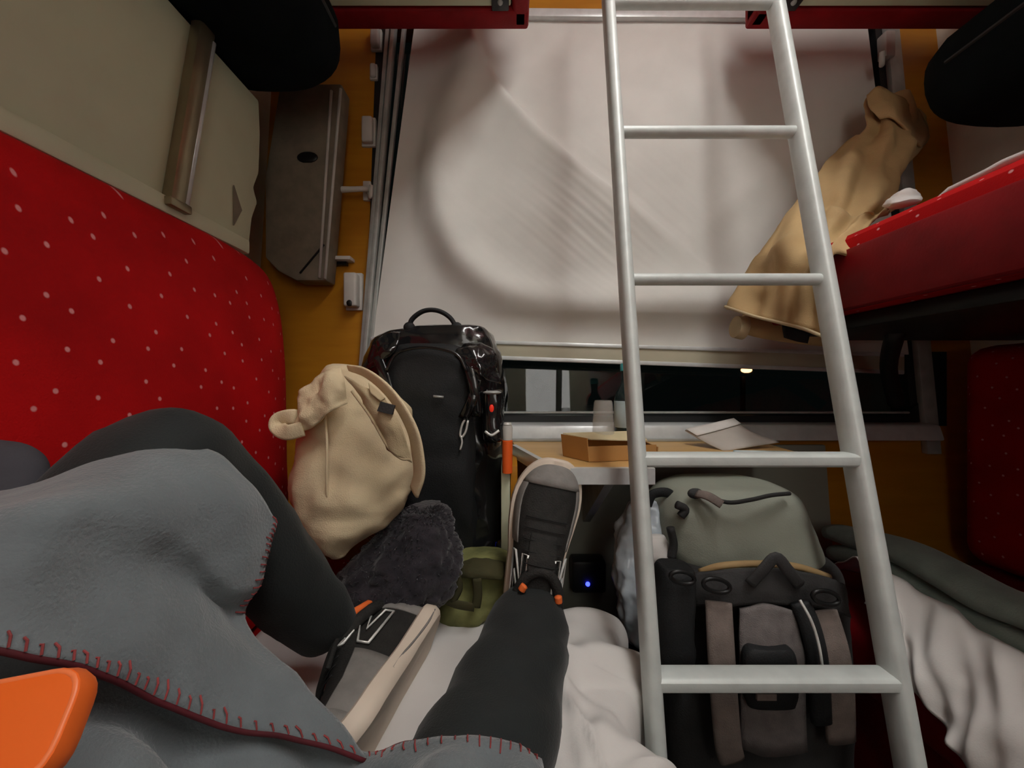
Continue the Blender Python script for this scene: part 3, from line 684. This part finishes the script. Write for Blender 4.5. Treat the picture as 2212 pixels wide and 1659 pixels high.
obj('gathered_top', sheet_mb([[P(650, 862, .66), P(672, 830, .65), P(700, 800, .65), P(735, 790, .66)], [P(640, 900, .64), P(665, 880, .625), P(700, 850, .62), P(745, 830, .635)], [P(640, 935, .64), P(668, 925, .625), P(705, 895, .618), P(750, 870, .63)]], 8, 8, .005, .012, 26, 12), tan, tg, smooth=True)

# ------------------------------------------------------------------ plush bundle and olive bag on the berth
rows = [(1098, 900, 935, .72, .02), (1108, 868, 950, .71, .045), (1140, 825, 968, .70, .065), (1200, 770, 984, .68, .075), (1260, 715, 984, .66, .08), (1305, 690, 965, .655, .075), (1335, 700, 930, .655, .05)]
pl = thing('plush_bundle', 'dark furry bundle between the tan bag and the shoes', 'bundle', tuple(P(850, 1330, .68)))
obj('body', blob_mb(rows, 80, 10, 2.2, .012, 22, 3, lambda p, n: .006*noise.noise(p*70)+.004*noise.noise(p*160)), fur, pl, smooth=True)
mbf = MB(); rr = random.Random(3)
q = curve(rows, 12)
for k in range(1500):
    py, xl, xr, Y, d = q[rr.randrange(len(q))]; t = math.pi*(1+rr.random())
    a_, b_ = P(xl, py, Y), P(xr, py, Y); c_ = (a_+b_)/2; rx = (b_.x-a_.x)/2
    n = Vector((math.cos(t), math.sin(t), .3)); p = Vector((c_.x+rx*.98*math.cos(t), Y+d*.6+d*.98*math.sin(t), c_.z))
    d1 = (n+Vector((rr.uniform(-.9, .9), rr.uniform(-.6, .6), rr.uniform(-.9, .9)))).normalized()*rr.uniform(.006, .014)
    w1 = Vector((rr.uniform(-1, 1), 0, rr.uniform(-1, 1))).normalized()*.0012
    mbf.add([p-w1, p+w1, p+d1], [(0, 1, 2)])
f_ = obj('pile', mbf, fur, pl); f_['kind'] = 'stuff'
rows = [(1208, 1000, 1085, .78, .03), (1218, 980, 1098, .77, .05), (1255, 960, 1104, .75, .06), (1300, 950, 1095, .735, .06), (1340, 945, 1045, .73, .05), (1352, 965, 1020, .73, .02)]
og = thing('olive_bag', 'small olive green cloth bag with dark straps beside the extended shoe', 'bag', tuple(P(1000, 1340, .75)))
obj('body', blob_mb(rows, 44, 7, 2.6, .008, 20, 6, lambda p, n: .005*noise.noise(p*40)), olive, og, smooth=True)
obj('flap', sheet_mb([[P(985, 1212, .74), P(1035, 1206, .73), P(1090, 1214, .735)], [P(982, 1235, .715), P(1035, 1236, .70), P(1092, 1240, .71)], [P(985, 1246, .71), P(1030, 1250, .695), P(1085, 1252, .705)]], 8, 5, .006, .005, 30, 2), olive_d, og, smooth=True)
for pts in (((1030, 1250), (1032, 1285), (1028, 1312)), ((955, 1290), (985, 1305), (1025, 1312)), ((985, 1240), (990, 1270), (975, 1300))):
    obj('strap', MB().tube([P(x, y, .685) for x, y in pts], .0025, 8, sm=5, b=.008, up=(0, -1, 0)), olive_d, og, smooth=True)

# ------------------------------------------------------------------ large grey backpack on the floor
gp = thing('backpack', 'large grey-green trekking backpack standing on the floor behind the ladder', 'backpack', tuple(P(1640, 1860, .78)))
rows = [(1050, 1540, 1650, .80, .05), (1054, 1495, 1690, .79, .08), (1068, 1462, 1726, .78, .10), (1100, 1444, 1752, .77, .115), (1150, 1440, 1776, .76, .12), (1200, 1446, 1794, .75, .12), (1228, 1470, 1800, .745, .115), (1238, 1500, 1790, .745, .09)]
lid = obj('lid', blob_mb(rows, 56, 6, 2.9, .004, 14, 3, lambda p, n: .006*noise.noise(p*14)), packgrey, gp, smooth=True)
obj('lid_zip', MB().tube([P(1515, 1066, .745), P(1570, 1085, .712), P(1620, 1080, .703), P(1665, 1070, .712), P(1705, 1066, .735)], .004, 8, sm=6), packdark, lid, smooth=True)
obj('buckle', MB().disc_ball(P(1502, 1066, .748), .013, 14, 8, (1.2, .6, .8)), packdark, lid, smooth=True)
obj('strap', MB().tube([P(1505, 1066, .742), P(1530, 1072, .72), P(1560, 1090, .705)], .003, 8, sm=5, b=.009, up=(0, -1, .5)), strapm, lid, smooth=True)
for pts in (((1462, 1090), (1480, 1100), (1470, 1116)), ((1448, 1140), (1455, 1175), (1450, 1205))):
    obj('side_fold', MB().tube([P(x, y, .745) for x, y in pts], .008, 10, sm=5), packdark, lid, smooth=True)
rows = [(1214, 1470, 1790, .74, .08), (1222, 1450, 1815, .725, .10), (1260, 1436, 1834, .71, .11), (1400, 1432, 1846, .70, .115), (1550, 1432, 1850, .70, .115), (1700, 1436, 1850, .70, .115), (1840, 1445, 1840, .70, .11), (1868, 1470, 1815, .70, .08)]
obj('body', blob_mb(rows, 56, 6, 3.6, .004, 14, 3, lambda p, n: .004*noise.noise(p*18)), packdark, gp, smooth=True)
obj('lid_trim', MB().tube([P(1512, 1236, .69), P(1560, 1222, .672), P(1640, 1218, .668), P(1720, 1224, .672), P(1790, 1246, .69)], .006, 10, sm=6), tanpipe, gp, smooth=True)
obj('yoke', sheet_mb([[P(1500, 1238, .66), P(1580, 1230, .648), P(1680, 1228, .646), P(1780, 1244, .652), P(1826, 1262, .662)], [P(1490, 1275, .655), P(1580, 1270, .638), P(1680, 1268, .636), P(1780, 1280, .642), P(1835, 1300, .655)], [P(1500, 1308, .655), P(1580, 1312, .636), P(1680, 1306, .634), P(1780, 1316, .642), P(1838, 1335, .655)]], 6, 6, .012, .006, 22, 3), packdark, gp, smooth=True)
obj('haul_loop', MB().tube([P(1620, 1262, .632), P(1648, 1232, .628), P(1676, 1205, .628), P(1702, 1232, .628), P(1728, 1264, .632)], .004, 10, sm=5, b=.010, up=(0, -1, 0)), packdark, gp, smooth=True)
def strap(pts, w_, m_, Y=.625, name='shoulder_strap', t_=.007):
    return obj(name, MB().tube([P(x, y, Yy) for x, y, Yy in pts], t_, 12, sm=6, b=w_, up=(0, -1, 0), e=3), m_, gp, smooth=True)
strap([(1552, 1300, .632), (1556, 1380, .618), (1562, 1480, .614), (1572, 1600, .618), (1580, 1640, .628)], .022, strapm)
strap([(1776, 1320, .634), (1800, 1400, .620), (1812, 1480, .618), (1816, 1600, .628)], .024, strapm)
strap([(1728, 1300, .630), (1752, 1360, .618), (1768, 1440, .615), (1774, 1560, .620)], .016, matte_black, name='load_lifter')
obj('strap_piping', MB().tube([P(1728, 1296, .612), P(1752, 1340, .600), P(1768, 1390, .598), P(1778, 1450, .598)], .0022, 8, sm=6), refl, gp, smooth=True)
obj('back_panel', sheet_mb([[P(1600, 1318, .63), P(1660, 1308, .622), P(1725, 1322, .63)], [P(1598, 1380, .622), P(1660, 1380, .612), P(1735, 1385, .622)], [P(1600, 1450, .622), P(1664, 1455, .612), P(1742, 1455, .622)], [P(1602, 1620, .63), P(1668, 1640, .62), P(1745, 1625, .63)]], 6, 6, .012, .003, 20), packmesh, gp, smooth=True)
obj('lumbar_pad', blob_mb([(1398, 1640, 1690, .608, .008), (1404, 1622, 1712, .604, .014), (1430, 1612, 1726, .602, .016), (1500, 1612, 1730, .604, .016), (1530, 1620, 1722, .608, .01)], 28, 5, 3), matte_black, gp, smooth=True)
for (x, y, r) in ((1545, 1262, .018), (1780, 1288, .018), (1472, 1245, .016)):
    ring = [P(x, y, .622)+Vector((r*1.2*math.cos(a), -.004, r*.6*math.sin(a)-.2*r*math.cos(a))) for a in [2*math.pi*k/20 for k in range(20)]]
    obj('ladder_lock_buckle', MB().tube(ring, .0035, 8, closed=True), dark_metal, gp, smooth=True)
obj('side_pocket', blob_mb([(1226, 1440, 1490, .66, .012), (1236, 1428, 1502, .65, .03), (1300, 1424, 1506, .64, .035), (1400, 1424, 1504, .635, .035), (1475, 1428, 1498, .64, .03), (1484, 1440, 1488, .645, .012)], 28, 6, 3, .004, 20), matte_black, gp, smooth=True)
obj('strap_label', MB().prism([P(1636, 1500, .583), P(1678, 1500, .583), P(1678, 1514, .583), P(1636, 1514, .583)], (0, .004, 0)), strapm, gp)

pb = thing('plastic_bag', 'pale bluish plastic carrier bag stuffed beside the grey backpack', 'bag', tuple(P(1390, 1400, .80)))
rows = [(1084, 1395, 1425, .83, .012), (1096, 1368, 1436, .82, .03), (1140, 1350, 1442, .81, .045), (1200, 1340, 1444, .80, .05), (1260, 1336, 1440, .79, .05), (1330, 1346, 1425, .785, .045), (1385, 1362, 1412, .785, .03), (1402, 1372, 1402, .785, .012)]
obj('film', blob_mb(rows, 56, 8, 2.4, .012, 26, 4, lambda p, n: .008*noise.noise(Vector((p.x*60, p.y*60, p.z*16)))), plastic_bag, pb, smooth=True)
obj('contents', blob_mb([(1160, 1400, 1440, .765, .01), (1175, 1392, 1446, .76, .02), (1205, 1390, 1448, .755, .022), (1225, 1396, 1440, .76, .012)], 24, 5, 2.6, .006, 40), white_sheet, pb, smooth=True)
obj('handle', MB().tube([P(1398, 1092, .80), P(1410, 1068, .80), P(1440, 1064, .80), P(1458, 1078, .80)], .004, 8, sm=5, b=.010, up=(0, -1, 0)), matte_black, pb, smooth=True)
fb = thing('floor_bag', 'black bag on the floor below the pale plastic bag', 'bag', tuple(P(1400, 1860, .76)))
obj('body', blob_mb([(1402, 1372, 1420, .79, .02), (1412, 1352, 1432, .775, .05), (1500, 1350, 1428, .76, .06), (1650, 1352, 1424, .75, .06), (1800, 1356, 1420, .745, .06), (1822, 1366, 1410, .745, .03)], 32, 6, 3, .006, 16, 4), matte_black, fb, smooth=True)
obj('flap', MB().tube([P(1358, 1440, .735), P(1390, 1448, .715), P(1425, 1440, .735)], .004, 8, sm=4, b=.02, up=(0, -1, 0)), packdark, fb, smooth=True)

# ------------------------------------------------------------------ white sheet on the left berth
SZ = .447
def sx(y): return SEAT_R+.012
rows = []
for X, zz in ((-.46, SZ), (-.30, SZ), (-.15, SZ+.002), (-.03, SZ+.004), (.07, SZ+.008), (.125, SZ+.006), (.158, SZ-.014), (.168, SZ-.06), (.164, SZ-.14)):
    row = []
    for k, y in enumerate((.02, .14, .26, .38, .50, .60, .68, .755)):
        e_ = .012*math.sin(X*31+k)*(k == 7)
        row.append((X-(.008*math.sin(y*29) if X > .15 else 0)+max(0, (y-.45)/.3)*.05*max(0, min(1, X/.12)), y+e_, zz))
    rows.append(row)
def sfold(u, v, p):
    a = .006*math.sin(p[1]*36+p[0]*22)+.007*math.sin(p[1]*17-p[0]*40+1)+.010*noise.noise(Vector(p)*16)
    ridge = .034*math.exp(-((p[1]-.60-.20*(p[0]-.1))/.030)**2)+.020*math.exp(-((p[1]-.735+.1*(p[0]-.1))/.025)**2)+.016*math.exp(-((p[1]-.475+.3*(p[0]-.1))/.025)**2)
    for k in range(9):
        th = k*2.4; c_, s_ = math.cos(th), math.sin(th); q_ = (p[0]-.08)*c_+(p[1]-.5)*s_-.10*math.sin(k*5.1); l_ = -(p[0]-.08)*s_+(p[1]-.5)*c_
        a += .010*math.exp(-(q_/(.010+.006*math.sin(k*3)))**2)*math.exp(-((l_-.06*math.sin(k*7))/.09)**2)
    return max(0, a+ridge*max(0, min(1, (p[0]+.02)/.08)))*max(.25, min(1, (p[0]+.1)/.12))
tmp = sheet_mb(rows, 16, 14, .004, 0, 14, 3, sfold)
tag(obj('bed_sheet', tmp, white_sheet, smooth=True), 'rumpled white sheet on the left lower berth under the legs', 'sheet')

# ------------------------------------------------------------------ person: trousers legs, shoes, sleeve
ps = thing('person', 'person in black trousers and grey-black sneakers lying on the left berth', 'person', (-.2, .1, .45))
me = bpy.data.meshes.new('legs')
V = [(-.22, -.10, .575, .115), (-.22, -.42, .66, .125),                                   # 0 pelvis, 1 waist
     (-.31, -.02, .53, .085), (-.375, .20, .530, .058), (-.376, .400, .848, .074), (-.362, .445, .775, .068), (-.322, .495, .675, .062), (-.290, .550, .580, .054), (-.266, .590, .508, .047),   # left 2..8
     (-.13, -.02, .545, .095), (-.095, .16, .510, .086), (-.052, .33, .500, .084), (-.008, .47, .506, .076), (.026, .59, .515, .066), (.040, .664, .540, .060)]    # right 9..14
E = [(0, 1), (0, 2), (2, 3), (3, 4), (4, 5), (5, 6), (6, 7), (7, 8), (0, 9), (9, 10), (10, 11), (11, 12), (12, 13), (13, 14)]
me.from_pydata([v[:3] for v in V], E, [])
lo = bpy.data.objects.new('legs', me); COL.objects.link(lo)
sk = lo.modifiers.new('skin', 'SKIN'); sk.use_smooth_shade = True
for i, v in enumerate(V):
    d = me.skin_vertices[0].data[i]; d.radius = (v[3], v[3]); d.use_root = (i == 0)
lo.modifiers.new('sub', 'SUBSURF').levels = 3
dg = bpy.context.evaluated_depsgraph_get(); dg.update()
m2 = bpy.data.meshes.new_from_object(lo.evaluated_get(dg))
bpy.data.objects.remove(lo)
vv = np.zeros(len(m2.vertices)*3); m2.vertices.foreach_get('co', vv); vv = vv.reshape(-1, 3)
nn = [Vector(v.normal) for v in m2.vertices]
for i in range(len(vv)):
    p = Vector(vv[i]); d = .0035*noise.noise(p*30)+.0025*math.sin(p.y*70+p.z*55+3*noise.noise(p*12))*max(0, min(1, (p.y-.30)/.1))
    vv[i] = p+nn[i]*d
m2.vertices.foreach_set('co', vv.reshape(-1)); m2.name = 'trousers'; m2.materials.clear(); m2.materials.append(trousers)
m2.polygons.foreach_set('use_smooth', [True]*len(m2.polygons)); m2.update()
lo = bpy.data.objects.new('trousers', m2); COL.objects.link(lo); lo.parent = ps; lo.matrix_parent_inverse = Matrix.Translation(-ps.location)
# shin cuffs
def shoe(name, label, M, side, orange):
    """shoe along +x (heel to toe), sole down -z; M places it"""
    L = .285
    def W_(u):
        w = float(np.interp(u, [0, .15, .42, .60, .72, 1], [.038, .041, .043, .052, .056, .056]))
        if u > .72: w *= math.sqrt(max(0, 1-((u-.72)/.28)**2.3))
        if u < .12: w *= math.sqrt(max(0, 1-((.12-u)/.12)**2.3))
        return max(w, .001)
    def Hh(u):
        h = float(np.interp(u, [0, .05, .15, .30, .42, .55, .70, .85, 1], [.066, .074, .080, .086, .090, .074, .058, .050, .044]))
        if u > .85: h *= math.sqrt(max(.02, 1-((u-.85)/.15)**2.2))
        return h
    def off(u): return .010*math.sin(u*3.0)*side
    def surf(u, t, k=0.0):
        w, h = W_(u)+k, Hh(u)+k; c, s = math.cos(t), math.sin(t)
        return Vector((u*L+k*(max(0, (u-.75)/.25)-max(0, (.15-u)/.15)), off(u)+w*math.copysign(abs(c)**.72, c), .020+h*abs(s)**.75))
    us = [0, .004, .012, .025, .05, .08, .11, .15, .2, .25, .3, .35, .4, .45, .5, .55, .6, .65, .7, .75, .8, .85, .88, .91, .935, .955, .97, .982, .991, .997, 1.0]
    nt_ = 24
    def patch(u_list, t0, t1, k, m_, nm, par):
        g = [[M @ surf(u, t0+(t1-t0)*j/nt_, k) for j in range(nt_+1)] for u in u_list]
        gi = [[M @ surf(u, t0+(t1-t0)*j/nt_, k-.003) for j in range(nt_+1)] for u in u_list]
        n_, m__ = len(g), nt_+1; vs_ = [p for r in g for p in r]+[p for r in gi for p in r]; o_ = n_*m__; fs_ = []
        for i in range(n_-1):
            for j in range(m__-1):
                a = i*m__+j; fs_ += [(a, a+m__, a+m__+1, a+1), (o_+a, o_+a+1, o_+a+m__+1, o_+a+m__)]
        bd = [i*m__ for i in range(n_)]+[(n_-1)*m__+j for j in range(1, m__)]+[i*m__+m__-1 for i in range(n_-2, -1, -1)]+[j for j in range(m__-2, 0, -1)]
        for q_ in range(len(bd)):
            a, b = bd[q_], bd[(q_+1) % len(bd)]; fs_.append((b, a, o_+a, o_+b))
        return obj(nm, MB().add(vs_, fs_), m_, par, smooth=True)
    s = obj(name, MB().rings([[M @ surf(u, math.pi*j/nt_) for j in range(nt_+1)]+[M @ (surf(u, math.pi)+Vector((0, 0, -.004))), M @ (surf(u, 0)+Vector((0, 0, -.004)))] for u in us]), shoe_black, ps, smooth=True)
    s['label'] = label
    # sole: outline lofted downwards
    ol = []
    for u in us: ol.append((u, 1))
    for u in reversed(us): ol.append((u, -1))
    R = []
    for dz, gr in ((.027, .004), (.024, .008), (.012, .010), (.004, .007), (0, .002)):
        ring = []
        for u, sg in ol:
            heel = .004*max(0, (.35-u)/.35)
            z = dz - (heel if dz < .02 else 0)+ (.018*max(0, (u-.8)/.2)**2)
            x = u*L+gr*(max(0, (u-.75)/.25)-max(0, (.15-u)/.15))
            ring.append(M @ Vector((x, off(u)+sg*(W_(u)+gr), z)))
        R.append(ring)
    obj('sole', MB().rings(R), sole_m, s, smooth='auto')
    gv = MB().tube([M @ Vector((u*L, off(u)+side_*(W_(u)+.0085), .009-.004*math.sin(u*9))) for side_ in (-side,) for u in (.08, .2, .35, .5, .6)], .0016, 6, sm=4)
    obj('sole_groove', gv, shoe_grey, s, smooth=True)
    # grey guard round the toe and sides, grey heel
    fu = [u for u in us if u >= .50]
    patch(fu, 0, math.pi*.21, .0022, shoe_grey, 'side_guard', s); patch(fu, math.pi*.79, math.pi, .0022, shoe_grey, 'side_guard', s)
    patch([u for u in us if u >= .85], 0, math.pi, .0024, shoe_grey, 'toe_guard', s)
    patch([u for u in us if u <= .16], 0, math.pi*.36, .0022, shoe_grey, 'heel_guard', s); patch([u for u in us if u <= .16], math.pi*.64, math.pi, .0022, shoe_grey, 'heel_guard', s)
    # collar ring with orange lining, tongue, laces
    ring = [M @ Vector((.062+.050*math.cos(a), off(.2)+.034*math.sin(a), .098+.010*math.cos(a))) for a in [2*math.pi*k/24 for k in range(24)]]
    obj('collar', MB().tube(ring, .009, 10, closed=True), shoe_black, s, smooth=True)
    for lo_a, hi_a in orange:
        pts_ = [M @ Vector((.062+.047*math.cos(a), off(.2)+.032*math.sin(a), 114*.001+.010*math.cos(a))) for a in np.linspace(lo_a, hi_a, 10)]
        obj('orange_lining', MB().tube(pts_, [.0015]+[.0060]*8+[.0015], 8), orange_fab, s, smooth=True)
    obj('tongue', sheet_mb([[M @ Vector((.108, off(.3)+y, .116-abs(y)*.2)) for y in (-.022, -.01, .01, .022)], [M @ Vector((.13, off(.4)+y, .112-abs(y)*.3)) for y in (-.024, -.01, .01, .024)], [M @ Vector((.165, off(.5)+y, .098-abs(y)*.3)) for y in (-.022, -.01, .01, .022)]], 5, 5, .006), shoe_black, s, smooth=True)
    for u in (.42, .48, .54, .60, .66):
        obj('lace', MB().tube([M @ surf(u, t, .0035) for t in (math.pi*.33, math.pi*.42, math.pi*.5, math.pi*.58, math.pi*.67)], .0010, 8, sm=3), lace_m, s, smooth=True)
    # the N outline on both sides, reflective
    for sg in (1, -1):
        def Q(u, f):
            t = math.pi*f if sg > 0 else math.pi*(1-f); return M @ surf(u, t, .0035)
        nl = [(0, 0), (0, 1), (.26, 1), (.74, .38), (.74, 1), (1, 1), (1, 0), (.74, 0), (.26, .62), (.26, 0)]
        outl = [(.19+t_*.27, .13+s_*.26) for s_, t_ in nl]
        obj('letter_n', MB().tube([Q(u, f) for u, f in outl], .0020, 6, closed=True), refl, s, smooth=True)
    return s
# right shoe: toes up, sole against the table edge
x_ax = Vector((.055, .062, .270)).normalized()       # heel -> toe
z_ax = Vector((.02, -1, .22)); z_ax = (z_ax-x_ax*z_ax.dot(x_ax)).normalized(); y_ax = z_ax.cross(x_ax)
Mr = Matrix(((x_ax.x, y_ax.x, z_ax.x, .030), (x_ax.y, y_ax.y, z_ax.y, .690), (x_ax.z, y_ax.z, z_ax.z, .470), (0, 0, 0, 1)))
shoe('sneaker', 'right black sneaker with grey toe, sole up against the table', Mr, 1, ((.9, 1.15), (-1.3, -1.05)))
# left shoe: lying on its outer side, sole to the right
x_ax = Vector((-.035, -.262, .008)).normalized()
z_ax = Vector((-1, .13, .32)); z_ax = (z_ax-x_ax*z_ax.dot(x_ax)).normalized(); y_ax = z_ax.cross(x_ax)
Ml = Matrix(((x_ax.x, y_ax.x, z_ax.x, -.130), (x_ax.y, y_ax.y, z_ax.y, .648), (x_ax.z, y_ax.z, z_ax.z, .488), (0, 0, 0, 1)))
shoe('sneaker', 'left black sneaker lying on its side with a pale sole', Ml, -1, ((.0, 6.0),))
sv = blob_mb([(952, -80, -30, .34, .008), (968, -140, 5, .335, .018), (1000, -180, 28, .33, .024), (1035, -190, 34, .325, .026), (1080, -190, 30, .32, .02)], 28, 5, 2.2, .004, 20)
obj('sleeve', sv, sleeve_m, ps, smooth=True)

# ------------------------------------------------------------------ grey blanket over the person
bl = thing('blanket', 'grey fleece blanket with dark red stitched hems over the bent knee', 'blanket', (-.25, .3, .55))
rowsA = [
 [P(-160, 1085, .30), P(60, 1042, .34), P(200, 978, .375), P(350, 947, .385), P(470, 980, .395), P(560, 1065, .405), P(602, 1125, .415)],
 [P(-160, 1095, .26), P(60, 1062, .29), P(200, 1012, .320), P(340, 1000, .335), P(450, 1048, .350), P(535, 1140, .370), P(590, 1180, .40)],
 [P(-160, 1120, .225), P(60, 1090, .245), P(200, 1082, .272), P(320, 1105, .295), P(420, 1170, .320), P(500, 1262, .350), P(565, 1255, .385)],
 [P(-160, 1200, .21), P(60, 1185, .232), P(200, 1195, .262), P(320, 1225, .292), P(410, 1275, .325), P(470, 1318, .355), P(533, 1335, .375)],
 [P(-160, 1290, .20), P(60, 1290, .222), P(200, 1315, .252), P(330, 1350, .282), P(440, 1385, .310), P(540, 1420, .335), P(640, 1455, .358)],
 [P(-160, 1345, .19), P(60, 1405, .212), P(200, 1455, .238), P(330, 1498, .262), P(480, 1545, .288), P(640, 1592, .318), P(788, 1642, .342)]]
def afold(u, v, p):
    return .004*math.sin(u*9+v*11)*v
retA = []
obj('upper_fold', sheet_mb(rowsA, 9, 9, .006, .006, 12, 4, afold, retA), blanket_m, bl, smooth=True)
rowsB = [
 [P(-160, 1290, .225), P(100, 1365, .255), P(330, 1445, .295), P(520, 1505, .322), P(690, 1575, .350), P(800, 1625, .352), P(880, 1597, .330), P(1000, 1586, .322), P(1100, 1598, .322), P(1170, 1640, .322)],
 [P(-160, 1480, .21), P(100, 1520, .235), P(330, 1570, .272), P(520, 1620, .305), P(690, 1680, .315), P(800, 1700, .318), P(880, 1690, .290), P(1000, 1682, .280), P(1100, 1692, .280), P(1180, 1725, .284)],
 [P(-160, 1900, .17), P(100, 1900, .195), P(330, 1900, .218), P(520, 1900, .242), P(690, 1900, .250), P(800, 1900, .252), P(880, 1900, .228), P(1000, 1900, .220), P(1100, 1900, .220), P(1190, 1900, .228)],
 [(-.52, -.08, .60), (-.42, -.08, .66), (-.34, -.08, .68), (-.28, -.08, .69), (-.22, -.08, .70), (-.16, -.08, .68), (-.11, -.08, .66), (-.05, -.08, .645), (.01, -.08, .60), (.05, -.08, .54)]]
def bfold(u, v, p):
    return (.007*math.sin(u*34+v*6)+.004*math.sin(u*15-v*12))*min(1, v*4)
retB = []
obj('lower_layer', sheet_mb(rowsB, 7, 9, .006, .005, 14, 9, bfold, retB), blanket_m, bl, smooth=True)
def hem(A, N, idx, name='hem', step=5, ln=.011, inward=None):
    pts = [Vector(A[i])+Vector(N[i])*-.003 for i in idx]
    h = obj(name, MB().tube(pts, .0024, 8), hem_m, bl, smooth=True)
    m_ = MB()
    P0 = curve([tuple(p) for p in pts], 3); 
    for k in range(2, len(P0)-2, step):
        p = Vector(P0[k]); i = idx[min(len(idx)-1, k//3)]; n = Vector(N[i]); d = (Vector(A[inward(i)])-Vector(A[i])); d.normalize()
        m_.tube([p+n*.003, p+n*.005+d*ln*.5, p+n*.0035+d*ln*(.5+.6*random.random())], .0007, 6)
    obj('stitching', m_, stitch_m, h)
A, N = retA[0]; n_, m_c = A.shape[:2]
hem(A, N, [(i, m_c-1) for i in range(0, n_)], inward=lambda i: (i[0], i[1]-4))
hem(A, N, [(n_-1, j) for j in range(0, 28)], inward=lambda i: (i[0]-3, i[1]))
A, N = retB[0]; n_, m_c = A.shape[:2]
hem(A, N, [(i, 0) for i in range(34, n_)], inward=lambda i: (i[0], i[1]+3))

# ------------------------------------------------------------------ orange case in the foreground
oc = thing('orange_case', 'orange plastic case with rounded corner lying on the blanket', 'case', tuple(P(80, 1560, .23)))
A, B, C, Dd = P(-260, 1520, .180), P(198, 1430, .195), P(88, 1700, .165), P(-360, 1740, .155)
ex = (B-A).normalized(); nz = ex.cross(C-B).normalized()
if nz.dot(Vector((0, 0, 1))) < 0: nz = -nz
def rounded(p, rad, k=6):
    out = []
    for i in range(4):
        a, b, c = p[i-1], p[i], p[(i+1) % 4]; d1 = (a-b).normalized(); d2 = (c-b).normalized()
        for j in range(k+1):
            t = j/k; out.append((b+d1*rad)*(1-t)**2+b*2*t*(1-t)+(b+d2*rad)*t*t)
    return out
o4 = rounded([A, B, C, Dd], .016)
cen = sum(o4, Vector())/len(o4)
R = [[p-nz*.012 for p in o4], [p+(p-cen).normalized()*.0015-nz*.006 for p in o4], [p+nz*0 for p in o4], [p-(p-cen).normalized()*.003+nz*.0005 for p in o4]]
obj('shell', MB().rings(R), orange_case, oc, smooth='auto')
rimr = mat('orange_case_rim', (.92, .22, .07), .4, var=.03)
obj('rim', MB().tube([p-(p-cen).normalized()*.002-nz*.001 for p in o4], .0018, 8, closed=True), rimr, oc, smooth=True)

# ------------------------------------------------------------------ lamp, added fill pane and the night outside
dr = thing('fill_door_1', 'unseen door behind the viewer, its glowing pane added as fill light', 'door', (.3, YB+.03, 0), kind='structure')
obj('leaf', MB().box(-.05, .12, YB+.001, YB+.035, 0, 2.05).box(.50, .67, YB+.001, YB+.035, 0, 2.05).box(.12, .50, YB+.001, YB+.035, 0, .9).box(.12, .50, YB+.001, YB+.035, 1.9, 2.05), cream, dr)
obj('pane', MB().box(.12, .50, YB+.010, YB+.018, .9, 1.9), corridor, dr)  # unseen pane, made to glow to brighten surfaces facing the camera
obj('handle', MB().tube([(.60, YB+.035, 1.0), (.60, YB+.08, 1.0), (.52, YB+.085, 1.0)], .009, 8, sm=4), alu, dr, smooth=True)
cl = thing('ceiling_lamp', 'lit ceiling lamp between the upper berths', 'lamp', (.46, -.17, ZC-.06))
obj('housing', MB().box(.32, .60, -.87, .52, ZC-.03, ZC-.001), greyplastic, cl, bevel=.008)
obj('diffuser', MB().box(.34, .58, -.85, .50, ZC-.055, ZC-.031), lamp_m, cl, bevel=.008)
sl_ = thing('street_lamp', 'distant warm lamp seen through the dark glass under the blind', 'lamp', (1.86, 3.1, 0))
obj('post', MB().tube([(1.86, 3.1, 0), (1.86, 3.1, .96)], .02, 8), dark_metal, sl_)
obj('lantern', MB().disc_ball((1.86, 3.05, 1.01), .045, 12, 8, (1, .5, .5)), lamp_out, sl_, smooth=True)
